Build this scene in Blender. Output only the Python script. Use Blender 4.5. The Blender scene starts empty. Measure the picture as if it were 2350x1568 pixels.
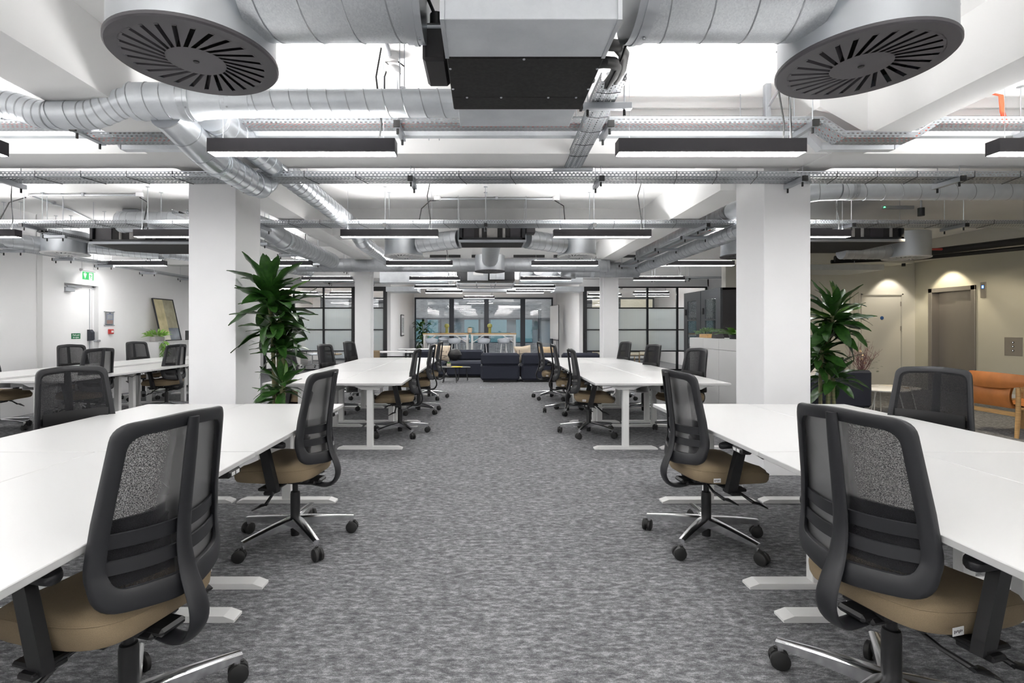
import bpy, math, random
from mathutils import Vector, Matrix
random.seed(7)
C = bpy.context.scene.collection
sc = bpy.context.scene
PI = math.pi

# ---------------------------------------------------------------- camera, world, exposure
F, VX, VY, EYE = 1170.0, 1111.0, 752.0, 1.3675     # focal length and vanishing point in pixels of a 2350 wide frame
cd = bpy.data.cameras.new('camera'); cam = bpy.data.objects.new('camera', cd); C.objects.link(cam)
cam.location = (0, 0, EYE); cam.rotation_euler = (PI / 2, 0, 0)
cd.sensor_width = 36; cd.lens = 36 * F / 2350
cd.shift_x = (1175 - VX) / 2350; cd.shift_y = -(784 - VY) / 2350
cd.clip_start = 0.05; cd.clip_end = 200
sc.camera = cam
w = bpy.data.worlds.new('sky'); sc.world = w; w.use_nodes = True
w.node_tree.nodes['Background'].inputs[0].default_value = (0.72, 0.80, 0.86, 1)
w.node_tree.nodes['Background'].inputs[1].default_value = 1.0
sc.view_settings.view_transform = 'Standard'; sc.view_settings.look = 'None'
sc.view_settings.gamma = 1; sc.view_settings.use_curve_mapping = False
sc.view_settings.exposure = 1.53
LAMP = 24.0        # strength of the luminous strips under the linear pendants
UPLAMP = 38.0      # strength of the strips on their upper side
cy = sc.cycles
cy.use_denoising = True
cy.max_bounces = 10; cy.diffuse_bounces = 6; cy.glossy_bounces = 4; cy.transparent_max_bounces = 24
cy.transmission_bounces = 6; cy.caustics_reflective = False; cy.caustics_refractive = False
cy.sample_clamp_indirect = 6.0

# ---------------------------------------------------------------- materials
def nodes(name):
    m = bpy.data.materials.new(name); m.use_nodes = True
    nt = m.node_tree; return m, nt, nt.nodes['Principled BSDF']
def L(nt, a, b): nt.links.new(a, b)
def mat(name, col, rough=0.5, metal=0.0, noise=0.0, scale=20.0, bump=0.0, bscale=200.0, spec=None, col2=None, stretch=None, emit=0.0):
    m, nt, p = nodes(name)
    p.inputs['Base Color'].default_value = (*col, 1); p.inputs['Roughness'].default_value = rough
    p.inputs['Metallic'].default_value = metal
    if spec is not None: p.inputs['Specular IOR Level'].default_value = spec
    tc = nt.nodes.new('ShaderNodeTexCoord')
    if noise > 0 or col2:
        n = nt.nodes.new('ShaderNodeTexNoise'); n.inputs['Scale'].default_value = scale; n.inputs['Detail'].default_value = 4
        src = tc.outputs['Object']
        if stretch:
            mp = nt.nodes.new('ShaderNodeMapping'); mp.inputs['Scale'].default_value = stretch
            L(nt, src, mp.inputs[0]); src = mp.outputs[0]
        L(nt, src, n.inputs['Vector'])
        r = nt.nodes.new('ShaderNodeValToRGB'); r.color_ramp.elements[0].position = 0.35; r.color_ramp.elements[1].position = 0.65
        c2 = col2 or tuple(min(1, c * (1 + noise)) for c in col); c1 = col if col2 else tuple(c * (1 - noise) for c in col)
        r.color_ramp.elements[0].color = (*c1, 1); r.color_ramp.elements[1].color = (*c2, 1)
        L(nt, n.outputs['Fac'], r.inputs['Fac']); L(nt, r.outputs['Color'], p.inputs['Base Color'])
    if bump > 0:
        n = nt.nodes.new('ShaderNodeTexNoise'); n.inputs['Scale'].default_value = bscale
        L(nt, tc.outputs['Object'], n.inputs['Vector'])
        b = nt.nodes.new('ShaderNodeBump'); b.inputs['Strength'].default_value = bump; b.inputs['Distance'].default_value = 0.002
        L(nt, n.outputs['Fac'], b.inputs['Height']); L(nt, b.outputs['Normal'], p.inputs['Normal'])
    if emit > 0:
        p.inputs['Emission Color'].default_value = (*col, 1); p.inputs['Emission Strength'].default_value = emit
    return m
M = {}
M['paint'] = mat('white_paint', (0.86, 0.86, 0.865), 0.75, noise=0.015, scale=1.5)
M['ceil'] = mat('ceiling_paint', (0.87, 0.87, 0.865), 0.8, noise=0.02, scale=1.2)
M['beam'] = mat('beam_paint', (0.82, 0.82, 0.815), 0.8, noise=0.03, scale=0.8)
M['pillar'] = mat('pillar_paint', (0.86, 0.86, 0.87), 0.7, noise=0.02, scale=1.5)
M['beige'] = mat('beige_paint', (0.60, 0.585, 0.50), 0.8, noise=0.015, scale=1.0)
M['cream'] = mat('cream_paint', (0.66, 0.65, 0.60), 0.7, noise=0.015, scale=1.0)
M['top'] = mat('white_laminate', (0.605, 0.605, 0.602), 0.32, bump=0.05, bscale=600)
M['whitemetal'] = mat('white_powder_coat', (0.80, 0.80, 0.79), 0.4)
M['cab'] = mat('pale_grey_laminate', (0.66, 0.66, 0.66), 0.45)
M['plastic'] = mat('charcoal_plastic', (0.0115, 0.012, 0.0145), 0.45, bump=0.08, bscale=900)
M['black'] = mat('black_plastic', (0.008, 0.008, 0.009), 0.4)
M['rubber'] = mat('black_rubber', (0.012, 0.012, 0.012), 0.6)
M['housing'] = mat('black_aluminium', (0.032, 0.029, 0.034), 0.38, bump=0.05, bscale=500)
M['chrome'] = mat('polished_aluminium', (0.80, 0.80, 0.81), 0.16, 1.0)
M['rod'] = mat('zinc_rod', (0.55, 0.57, 0.60), 0.35, 0.9)
M['strut'] = mat('zinc_channel', (0.48, 0.50, 0.53), 0.38, 0.85)
M['tan'] = mat('tan_fabric', (0.235, 0.178, 0.108), 0.85, noise=0.10, scale=500, bump=0.5, bscale=700)
M['navy'] = mat('navy_fabric', (0.013, 0.016, 0.028), 0.9, noise=0.2, scale=400, bump=0.3, bscale=600)
M['foam'] = mat('black_foam', (0.025, 0.024, 0.024), 0.9, noise=0.2, scale=60)
M['grill'] = mat('diffuser_black', (0.085, 0.080, 0.088), 0.45, bump=0.05, bscale=500)
M['grillw'] = mat('diffuser_white', (0.70, 0.70, 0.70), 0.5)
M['dark'] = mat('dark_void', (0.008, 0.008, 0.009), 0.7)
M['frame'] = mat('black_steel', (0.014, 0.015, 0.018), 0.4)
M['greyframe'] = mat('slate_window_frame', (0.020, 0.025, 0.036), 0.45)
M['oak'] = mat('oak_wood', (0.50, 0.30, 0.12), 0.5, noise=0.14, scale=4, stretch=(2, 2, 22))
M['leather'] = mat('orange_leather', (0.42, 0.15, 0.035), 0.48, noise=0.10, scale=8, bump=0.3, bscale=120)
M['leaf'] = mat('leaf_green', (0.012, 0.045, 0.008), 0.30, col2=(0.030, 0.090, 0.014), scale=9)
M['leaf2'] = mat('leaf_fresh', (0.045, 0.13, 0.014), 0.32, col2=(0.10, 0.22, 0.03), scale=9)
M['leaf3'] = mat('leaf_fern', (0.10, 0.24, 0.03), 0.5, col2=(0.22, 0.42, 0.06), scale=25)
M['leaf4'] = mat('leaf_greyish', (0.06, 0.13, 0.06), 0.5, col2=(0.16, 0.25, 0.12), scale=25)
M['stem'] = mat('cane_stem', (0.10, 0.13, 0.05), 0.7, col2=(0.18, 0.15, 0.08), scale=3, stretch=(1, 1, 14))
M['pot'] = mat('cream_ceramic', (0.62, 0.56, 0.47), 0.5, noise=0.08, scale=30)
M['greypot'] = mat('grey_planter', (0.30, 0.29, 0.28), 0.6, noise=0.08, scale=10)
M['soil'] = mat('soil', (0.03, 0.02, 0.012), 1.0, noise=0.4, scale=60)
M['red'] = mat('red_plastic', (0.45, 0.03, 0.025), 0.4)
M['orangecable'] = mat('orange_cable', (0.80, 0.09, 0.03), 0.45)
M['white'] = mat('white_plastic', (0.80, 0.80, 0.80), 0.4)
M['stool'] = mat('pale_grey_shell', (0.62, 0.66, 0.72), 0.4)
M['lift'] = mat('stainless_steel', (0.36, 0.34, 0.32), 0.38, 0.75, noise=0.05, scale=1.5, stretch=(1, 1, 0.3))
M['steel'] = mat('brushed_plate', (0.42, 0.39, 0.35), 0.4, 0.6)
M['brick'] = None
M['mustard'] = mat('olive_ceramic', (0.26, 0.27, 0.07), 0.45)
M['greycushion'] = mat('grey_cushion_fabric', (0.22, 0.24, 0.26), 0.9, noise=0.08, scale=200)
M['cushbeige'] = mat('beige_cushion_fabric', (0.56, 0.42, 0.26), 0.9, noise=0.06, scale=200)
M['yellow'] = mat('yellow_paper', (0.75, 0.60, 0.03), 0.6)
M['pod'] = mat('pod_charcoal', (0.022, 0.025, 0.030), 0.5)
M['podside'] = mat('pod_side', (0.018, 0.016, 0.018), 0.5)
M['twig'] = mat('dried_twig', (0.13, 0.055, 0.06), 0.8)
M['blue'] = mat('blue_disc', (0.02, 0.08, 0.25), 0.5)
M['signgreen'] = mat('green_sign', (0.01, 0.16, 0.06), 0.5)
M['signwhite'] = mat('sign_white', (0.85, 0.85, 0.85), 0.5)
M['book'] = mat('paper_cover', (0.70, 0.66, 0.60), 0.6)

def emis(name, col, s):
    m = bpy.data.materials.new(name); m.use_nodes = True; nt = m.node_tree; nt.nodes.clear()
    e = nt.nodes.new('ShaderNodeEmission'); e.inputs[0].default_value = (*col, 1); e.inputs[1].default_value = s
    o = nt.nodes.new('ShaderNodeOutputMaterial'); L(nt, e.outputs[0], o.inputs[0]); return m
M['lamp'] = emis('luminous_strip', (1.0, 0.985, 0.97), LAMP)
M['uplamp'] = emis('luminous_upper_strip', (1.0, 0.985, 0.97), UPLAMP)
M['exitgreen'] = emis('lit_green_sign', (0.10, 0.62, 0.20), 0.42)
M['exitwhite'] = emis('lit_white_sign', (0.95, 1.0, 0.97), 0.5)
M['led'] = emis('green_led', (0.05, 1.0, 0.25), 6.0)
M['spotface'] = emis('spot_face', (1.0, 0.90, 0.72), 8.0)
M['display'] = emis('blue_display', (0.10, 0.22, 0.85), 1.2)
M['digit'] = emis('pale_digit', (0.6, 0.75, 1.0), 1.6)

def galv(name, base=0.60, sp=28.0, rough=0.34, mixn=0.85, metal=0.8):
    m, nt, p = nodes(name); p.inputs['Metallic'].default_value = metal
    tc = nt.nodes.new('ShaderNodeTexCoord')
    v = nt.nodes.new('ShaderNodeTexVoronoi'); v.inputs['Scale'].default_value = sp * 3; L(nt, tc.outputs['Object'], v.inputs['Vector'])
    n = nt.nodes.new('ShaderNodeTexNoise'); n.inputs['Scale'].default_value = sp / 5; L(nt, tc.outputs['Object'], n.inputs['Vector'])
    mx = nt.nodes.new('ShaderNodeMix'); mx.data_type = 'FLOAT'; mx.inputs[0].default_value = mixn
    L(nt, v.outputs['Color'], mx.inputs[2]); L(nt, n.outputs['Fac'], mx.inputs[3])
    r = nt.nodes.new('ShaderNodeValToRGB'); r.color_ramp.elements[0].position = 0.2; r.color_ramp.elements[1].position = 0.8
    r.color_ramp.elements[0].color = (base * .86, base * .90, base * .95, 1); r.color_ramp.elements[1].color = (base * 1.08, base * 1.12, base * 1.16, 1)
    L(nt, mx.outputs[0], r.inputs['Fac']); L(nt, r.outputs['Color'], p.inputs['Base Color'])
    r2 = nt.nodes.new('ShaderNodeMapRange'); r2.inputs[3].default_value = rough; r2.inputs[4].default_value = rough + .06
    L(nt, mx.outputs[0], r2.inputs[0]); L(nt, r2.outputs[0], p.inputs['Roughness'])
    return m
M['galv'] = galv('galvanised_steel', 0.84, 30, 0.38, 0.92, 0.45)
M['galvm'] = galv('galvanised_steel_matt', 0.56, 40, 0.38)
M['spangle'] = galv('spangled_galvanised_steel', 0.72, 60, 0.34, 0.45)
M['plenum'] = galv('plenum_steel', 0.66, 12, 0.33, 0.95)
M['shiny'] = galv('bright_galvanised', 0.74, 20, 0.26, 0.95, 0.85)

def perforated(name, swap):
    """zinc sheet pierced by real (transparent) slots; swap turns the slots for trays that run along Y"""
    m, nt, p = nodes(name); p.inputs['Base Color'].default_value = (0.36, 0.38, 0.40, 1); p.inputs['Metallic'].default_value = 0.6
    p.inputs['Roughness'].default_value = 0.42
    tc = nt.nodes.new('ShaderNodeTexCoord'); s = nt.nodes.new('ShaderNodeSeparateXYZ'); L(nt, tc.outputs['Object'], s.inputs[0])
    def MA(op, a, b=None):
        n = nt.nodes.new('ShaderNodeMath'); n.operation = op
        if hasattr(a, 'links'): L(nt, a, n.inputs[0])
        else: n.inputs[0].default_value = a
        if b is not None:
            if hasattr(b, 'links'): L(nt, b, n.inputs[1])
            else: n.inputs[1].default_value = b
        return n.outputs[0]
    u = s.outputs['Y' if swap else 'X']; v = MA('ADD', s.outputs['X' if swap else 'Y'], s.outputs['Z'])
    row = MA('FLOOR', MA('DIVIDE', v, 0.020)); off = MA('MULTIPLY', MA('MODULO', row, 2.0), 0.5)
    fu = MA('FRACT', MA('ADD', MA('DIVIDE', u, 0.034), off)); fv = MA('FRACT', MA('DIVIDE', v, 0.020))
    hu = MA('LESS_THAN', MA('ABSOLUTE', MA('SUBTRACT', fu, 0.5)), 0.24)
    hv = MA('LESS_THAN', MA('ABSOLUTE', MA('SUBTRACT', fv, 0.5)), 0.17)
    hole = MA('MULTIPLY', hu, hv)
    t = nt.nodes.new('ShaderNodeBsdfTransparent'); mx = nt.nodes.new('ShaderNodeMixShader')
    L(nt, hole, mx.inputs[0]); L(nt, p.outputs[0], mx.inputs[1]); L(nt, t.outputs[0], mx.inputs[2])
    L(nt, mx.outputs[0], nt.nodes['Material Output'].inputs[0]); return m
M['perfx'] = perforated('perforated_zinc_across', False)
M['perfy'] = perforated('perforated_zinc_along', True)

def see_through(name, fac, col, rough, gloss, grough=0.03):
    """thin sheet: fac of the light passes straight, the rest meets a surface of colour col, gloss is a mirror share"""
    m = bpy.data.materials.new(name); m.use_nodes = True; nt = m.node_tree; nt.nodes.clear()
    o = nt.nodes.new('ShaderNodeOutputMaterial'); t = nt.nodes.new('ShaderNodeBsdfTransparent')
    d = nt.nodes.new('ShaderNodeBsdfDiffuse'); d.inputs[0].default_value = (*col, 1)
    a = nt.nodes.new('ShaderNodeMixShader'); a.inputs[0].default_value = fac
    L(nt, d.outputs[0], a.inputs[1]); L(nt, t.outputs[0], a.inputs[2])
    g = nt.nodes.new('ShaderNodeBsdfGlossy'); g.inputs['Roughness'].default_value = grough; g.inputs[0].default_value = (1, 1, 1, 1)
    b = nt.nodes.new('ShaderNodeMixShader'); fr = nt.nodes.new('ShaderNodeFresnel'); fr.inputs[0].default_value = 1.5
    ml = nt.nodes.new('ShaderNodeMath'); ml.operation = 'MULTIPLY'; ml.inputs[1].default_value = gloss; L(nt, fr.outputs[0], ml.inputs[0])
    L(nt, ml.outputs[0], b.inputs[0]); L(nt, a.outputs[0], b.inputs[1]); L(nt, g.outputs[0], b.inputs[2]); L(nt, b.outputs[0], o.inputs[0])
    return m, nt, d, a
M['glass'] = see_through('clear_glass', 0.93, (0.5, 0.6, 0.6), 0, 1.6)[0]
M['winglass'] = see_through('window_glass', 0.90, (0.10, 0.16, 0.18), 0, 2.6)[0]
m_, nt_, d_, a_ = see_through('fluted_glass', 0.42, (0.80, 0.86, 0.87), 0, 1.2, 0.25)
tl = nt_.nodes.new('ShaderNodeBsdfTranslucent'); tl.inputs[0].default_value = (0.82, 0.90, 0.92, 1); mt_ = nt_.nodes.new('ShaderNodeMixShader'); mt_.inputs[0].default_value = 0.55
L(nt_, d_.outputs[0], mt_.inputs[1]); L(nt_, tl.outputs[0], mt_.inputs[2]); L(nt_, mt_.outputs[0], a_.inputs[1])
tc = nt_.nodes.new('ShaderNodeTexCoord'); wv = nt_.nodes.new('ShaderNodeTexWave'); wv.inputs['Scale'].default_value = 9
L(nt_, tc.outputs['Object'], wv.inputs['Vector']); mr = nt_.nodes.new('ShaderNodeMapRange'); mr.inputs[3].default_value = 0.22; mr.inputs[4].default_value = 0.42
L(nt_, wv.outputs['Fac'], mr.inputs[0]); L(nt_, mr.outputs[0], a_.inputs[0]); M['fluted'] = m_
M['acrylic'] = see_through('clear_acrylic', 0.8, (0.8, 0.85, 0.95), 0, 1.5)[0]
# chair mesh: fine weave of threads and gaps
m_, nt_, d_, a_ = see_through('chair_mesh_weave', 0.55, (0.014, 0.014, 0.016), 0, 0.3, 0.4)
tc = nt_.nodes.new('ShaderNodeTexCoord'); nz = nt_.nodes.new('ShaderNodeTexNoise'); nz.inputs['Scale'].default_value = 420; nz.inputs['Detail'].default_value = 1
L(nt_, tc.outputs['Object'], nz.inputs['Vector']); mr = nt_.nodes.new('ShaderNodeMapRange')
mr.inputs[1].default_value = 0.35; mr.inputs[2].default_value = 0.65; mr.inputs[3].default_value = 0.015; mr.inputs[4].default_value = 0.27
L(nt_, nz.outputs['Fac'], mr.inputs[0]); lw = nt_.nodes.new('ShaderNodeLayerWeight'); lw.inputs[0].default_value = 0.5
pw_ = nt_.nodes.new('ShaderNodeMath'); pw_.operation = 'SUBTRACT'; pw_.inputs[0].default_value = 1.0; L(nt_, lw.outputs['Facing'], pw_.inputs[1])
ml_ = nt_.nodes.new('ShaderNodeMath'); ml_.operation = 'MULTIPLY'; sq_ = nt_.nodes.new('ShaderNodeMath'); sq_.operation = 'POWER'; sq_.inputs[1].default_value = 1.8; L(nt_, pw_.outputs[0], sq_.inputs[0]); L(nt_, sq_.outputs[0], ml_.inputs[0]); L(nt_, mr.outputs[0], ml_.inputs[1]); L(nt_, ml_.outputs[0], a_.inputs[0]); M['mesh'] = m_

def carpet():
    m, nt, p = nodes('heathered_grey_carpet'); p.inputs['Roughness'].default_value = 0.95; p.inputs['Specular IOR Level'].default_value = 0.1
    tc = nt.nodes.new('ShaderNodeTexCoord')
    def nz(sx, sy, det, lo, hi, rough=0.6):
        mp = nt.nodes.new('ShaderNodeMapping'); mp.inputs['Scale'].default_value = (sx, sy, 1); L(nt, tc.outputs['Object'], mp.inputs[0])
        n = nt.nodes.new('ShaderNodeTexNoise'); n.inputs['Scale'].default_value = 1; n.inputs['Detail'].default_value = det; n.inputs['Roughness'].default_value = rough
        L(nt, mp.outputs[0], n.inputs['Vector']); r = nt.nodes.new('ShaderNodeMapRange'); r.inputs[1].default_value = lo; r.inputs[2].default_value = hi
        L(nt, n.outputs['Fac'], r.inputs[0]); return r.outputs[0]
    def mixf(a, b, f):
        x = nt.nodes.new('ShaderNodeMix'); x.data_type = 'FLOAT'; x.inputs[0].default_value = f; L(nt, a, x.inputs[2]); L(nt, b, x.inputs[3]); return x.outputs[0]
    a = nz(17, 40, 6, 0.36, 0.64, 0.75); b = nz(60, 260, 3, 0.3, 0.7); c = nz(3.5, 7, 2, 0.3, 0.7); d = nz(230, 230, 1, 0.3, 0.7)
    f = mixf(mixf(mixf(a, b, 0.30), c, 0.12), d, 0.22)
    r = nt.nodes.new('ShaderNodeValToRGB'); e = r.color_ramp.elements; e[0].position = 0.22; e[0].color = (0.070, 0.072, 0.077, 1)
    e[1].position = 0.80; e[1].color = (0.36, 0.362, 0.372, 1); k = e.new(0.5); k.color = (0.155, 0.157, 0.164, 1)
    L(nt, f, r.inputs['Fac']); L(nt, r.outputs['Color'], p.inputs['Base Color'])
    bp = nt.nodes.new('ShaderNodeBump'); bp.inputs['Strength'].default_value = 0.35; bp.inputs['Distance'].default_value = 0.003
    L(nt, b, bp.inputs['Height']); L(nt, bp.outputs['Normal'], p.inputs['Normal']); return m
M['carpet'] = carpet()

def brickmat(name, c1, c2, mortar, sc_=1.0):
    m, nt, p = nodes(name); p.inputs['Roughness'].default_value = 0.9
    tc = nt.nodes.new('ShaderNodeTexCoord'); mp = nt.nodes.new('ShaderNodeMapping'); mp.inputs['Rotation'].default_value = (PI / 2, 0, 0)
    L(nt, tc.outputs['Object'], mp.inputs[0]); b = nt.nodes.new('ShaderNodeTexBrick'); L(nt, mp.outputs[0], b.inputs['Vector'])
    b.inputs['Color1'].default_value = (*c1, 1); b.inputs['Color2'].default_value = (*c2, 1); b.inputs['Mortar'].default_value = (*mortar, 1)
    b.inputs['Scale'].default_value = sc_; b.inputs['Brick Width'].default_value = 0.225; b.inputs['Row Height'].default_value = 0.075; b.inputs['Mortar Size'].default_value = 0.006
    L(nt, b.outputs['Color'], p.inputs['Base Color']); return m
M['brick'] = brickmat('grey_brickwork', (0.17, 0.165, 0.165), (0.27, 0.26, 0.26), (0.34, 0.34, 0.34))
M['brick2'] = brickmat('buff_brickwork', (0.60, 0.50, 0.33), (0.70, 0.60, 0.42), (0.45, 0.38, 0.28))

def art(name, fn):
    m, nt, p = nodes(name); p.inputs['Roughness'].default_value = 0.25
    return m

# ---------------------------------------------------------------- mesh builder
class MB:
    def __init__(s): s.v = []; s.f = []; s.sm = []
    def add(s, vs, fs, smooth=False, M_=None):
        n = len(s.v)
        s.v += [tuple(M_ @ Vector(p)) for p in vs] if M_ else [tuple(p) for p in vs]
        s.f += [tuple(i + n for i in f) for f in fs]; s.sm += [smooth] * len(fs); return s
    def box(s, x0, x1, y0, y1, z0, z1, b=0.0, M_=None):
        if b <= 0:
            vs = [(x, y, z) for z in (z0, z1) for y in (y0, y1) for x in (x0, x1)]
            return s.add(vs, [(0, 2, 3, 1), (4, 5, 7, 6), (0, 1, 5, 4), (2, 6, 7, 3), (0, 4, 6, 2), (1, 3, 7, 5)], False, M_)
        X, Y, Z = (x0, x1), (y0, y1), (z0, z1); vs = []; idx = {}
        for i in (0, 1):
            for j in (0, 1):
                for k in (0, 1):
                    sx, sy, sz = (1 - 2 * i) * b, (1 - 2 * j) * b, (1 - 2 * k) * b
                    idx[i, j, k, 'x'] = len(vs); vs.append((X[i], Y[j] + sy, Z[k] + sz))
                    idx[i, j, k, 'y'] = len(vs); vs.append((X[i] + sx, Y[j], Z[k] + sz))
                    idx[i, j, k, 'z'] = len(vs); vs.append((X[i] + sx, Y[j] + sy, Z[k]))
        fs = []
        for i in (0, 1):
            q = [idx[i, a, c, 'x'] for a, c in ((0, 0), (0, 1), (1, 1), (1, 0))]; fs.append(q if i == 0 else q[::-1])
            q = [idx[a, i, c, 'y'] for a, c in ((0, 0), (1, 0), (1, 1), (0, 1))]; fs.append(q if i == 0 else q[::-1])
            q = [idx[a, c, i, 'z'] for a, c in ((0, 0), (0, 1), (1, 1), (1, 0))]; fs.append(q if i == 0 else q[::-1])
        for i in (0, 1):
            for j in (0, 1):
                fs.append([idx[i, j, 0, 'x'], idx[i, j, 1, 'x'], idx[i, j, 1, 'y'], idx[i, j, 0, 'y']])
                fs.append([idx[i, 0, j, 'x'], idx[i, 1, j, 'x'], idx[i, 1, j, 'z'], idx[i, 0, j, 'z']])
                fs.append([idx[0, i, j, 'y'], idx[1, i, j, 'y'], idx[1, i, j, 'z'], idx[0, i, j, 'z']])
                for k in (0, 1): fs.append([idx[i, j, k, 'x'], idx[i, j, k, 'y'], idx[i, j, k, 'z']])
        return s.add(vs, fs, False, M_)
    def prism(s, poly, a, b, ax='z', M_=None):
        """poly of 2D points extruded from a to b along axis ax (x: points are y,z; y: points are x,z; z: points are x,y)"""
        n = len(poly)
        def P(p, t): return (t, p[0], p[1]) if ax == 'x' else ((p[0], t, p[1]) if ax == 'y' else (p[0], p[1], t))
        vs = [P(p, a) for p in poly] + [P(p, b) for p in poly]
        fs = [tuple(range(n))[::-1], tuple(range(n, 2 * n))] + [(i, (i + 1) % n, n + (i + 1) % n, n + i) for i in range(n)]
        return s.add(vs, fs, False, M_)
    def tube(s, path, r, n=8, caps=True, smooth=True, sx=1.0, M_=None, up=None):
        P = [Vector(p) for p in path]; k = len(P); R = r if isinstance(r, (list, tuple)) else [r] * k
        T = [((P[min(i + 1, k - 1)] - P[max(i - 1, 0)]).normalized()) for i in range(k)]
        u = Vector(up) if up else (Vector((0, 0, 1)) if abs(T[0].z) < 0.9 else Vector((1, 0, 0)))
        vs = []; ref = (u - T[0] * u.dot(T[0])).normalized()
        for i in range(k):
            ref = (ref - T[i] * ref.dot(T[i])).normalized(); bi = T[i].cross(ref)
            for j in range(n):
                a = 2 * PI * j / n; vs.append(P[i] + ref * (math.cos(a) * R[i]) + bi * (math.sin(a) * R[i] * sx))
        fs = [(i * n + j, i * n + (j + 1) % n, (i + 1) * n + (j + 1) % n, (i + 1) * n + j) for i in range(k - 1) for j in range(n)]
        s.add(vs, fs, smooth, M_)
        if caps:
            m = len(s.v) - k * n; s.f += [tuple(m + j for j in range(n))[::-1], tuple(m + (k - 1) * n + j for j in range(n))]; s.sm += [False, False]
        return s
    def lathe(s, prof, n=24, c=(0, 0, 0), smooth=True, M_=None, caps=True):
        vs = []; k = len(prof)
        for r, z in prof:
            for j in range(n):
                a = 2 * PI * j / n; vs.append((c[0] + r * math.cos(a), c[1] + r * math.sin(a), c[2] + z))
        fs = [(i * n + j, i * n + (j + 1) % n, (i + 1) * n + (j + 1) % n, (i + 1) * n + j) for i in range(k - 1) for j in range(n)]
        if caps and prof[0][0] > 1e-6: fs.append(tuple(range(n))[::-1])
        if caps and prof[-1][0] > 1e-6: fs.append(tuple((k - 1) * n + j for j in range(n)))
        return s.add(vs, fs, smooth, M_)
    def grid(s, rows, smooth=True, closed=False, M_=None):
        k, n = len(rows), len(rows[0]); vs = [p for r in rows for p in r]; m = n if closed else n - 1
        fs = [(i * n + j, i * n + (j + 1) % n, (i + 1) * n + (j + 1) % n, (i + 1) * n + j) for i in range(k - 1) for j in range(m)]
        return s.add(vs, fs, smooth, M_)
    def mesh(s, name, m):
        me = bpy.data.meshes.new(name); me.from_pydata(s.v, [], s.f); me.polygons.foreach_set('use_smooth', s.sm)
        if m: me.materials.append(M[m] if isinstance(m, str) else m)
        me.update()
        if any(s.sm):
            try: me.set_sharp_from_angle(angle=math.radians(42))
            except Exception: pass
        return me
    def build(s, name, m, parent=None, loc=None):
        o = bpy.data.objects.new(name, s.mesh(name, m)); C.objects.link(o)
        if parent: o.parent = parent
        if loc: o.location = loc
        return o
def tag(o, label, cat, group=None):
    o['label'] = label; o['category'] = cat
    if group: o['group'] = group
    return o
def thing(name, label, cat, loc=(0, 0, 0), rot=0.0, group=None):
    o = bpy.data.objects.new(name, None); o.empty_display_size = 0.1; C.objects.link(o); o.location = loc; o.rotation_euler = (0, 0, rot)
    return tag(o, label, cat, group)
def struct(name, mb, m):
    o = mb.build(name, m); o['kind'] = 'structure'; return o
def kids(o): return [c for c in KIDS.get(o.name, [])]
def dup(root, label=None, loc=None, rot=None, group=None):
    r = root.copy(); C.objects.link(r)
    if label: r['label'] = label
    if loc is not None: r.location = loc
    if rot is not None: r.rotation_euler = (0, 0, rot)
    if group: r['group'] = group
    for ch in list(root.children):
        c = ch.copy(); C.objects.link(c); c.parent = r
        for g in list(ch.children):
            d = g.copy(); C.objects.link(d); d.parent = c
    return r
def arc(c, r, a0, a1, n, plane='xz'):
    out = []
    for i in range(n + 1):
        a = a0 + (a1 - a0) * i / n; x, y = r * math.cos(a), r * math.sin(a)
        out.append({'xz': (c[0] + x, c[1], c[2] + y), 'yz': (c[0], c[1] + x, c[2] + y), 'xy': (c[0] + x, c[1] + y, c[2])}[plane])
    return out

# ================================================================ SETTING
SOF, SLAB = 2.78, 3.19
XL, XR, YB = -7.2, 9.72, -4.0
YP, YW = 16.2, 21.5
struct('floor', MB().box(XL - .3, XR + .3, YB - .3, YW + .1, -0.1, 0), 'carpet')
struct('ceiling', MB().box(XL - .3, XR + .3, YB - .3, YW + .1, SLAB, SLAB + 0.15), 'ceil')
# left wall with a recessed escape door
b = MB(); b.box(XL - .25, XL, YB, 8.74, 0, SLAB); b.box(XL - .25, XL, 9.52, YW, 0, SLAB); b.box(XL - .25, XL, 8.74, 9.52, 2.137, SLAB); b.box(XL - .25, XL - .2, 8.74, 9.52, 0, 2.137)
struct('wall_left', b, 'paint')
struct('trim_1', MB().box(XL, XL + .012, 8.20, 8.30, 0, SLAB), 'cab')
struct('wall_back', MB().box(XL, XR, YB - .2, YB, 0, SLAB), 'paint')
b = MB(); b.box(XR, XR + .25, YB, 10.08, 0, SLAB); b.box(XR, XR + .25, 11.12, 11.5, 0, SLAB); b.box(XR, XR + .25, 10.08, 11.12, 2.2, SLAB); b.box(XR + .2, XR + .25, 10.08, 11.12, 0, 2.2)
struct('wall_right', b, 'beige')
b = MB(); b.box(5.45, 7.62, 11.5, 11.7, 0, SLAB); b.box(7.62, 8.28, 11.5, 11.7, 2.13, SLAB); b.box(8.28, 8.50, 11.5, 11.7, 0, SLAB); b.box(8.50, 9.44, 11.5, 11.7, 2.13, SLAB); b.box(9.44, XR + .25, 11.5, 11.7, 0, SLAB)
struct('wall_lobby', b, 'cream')
struct('wall_niche', MB().box(7.14, 7.3, 11.7, YP, 0, SLAB), 'paint')
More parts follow.
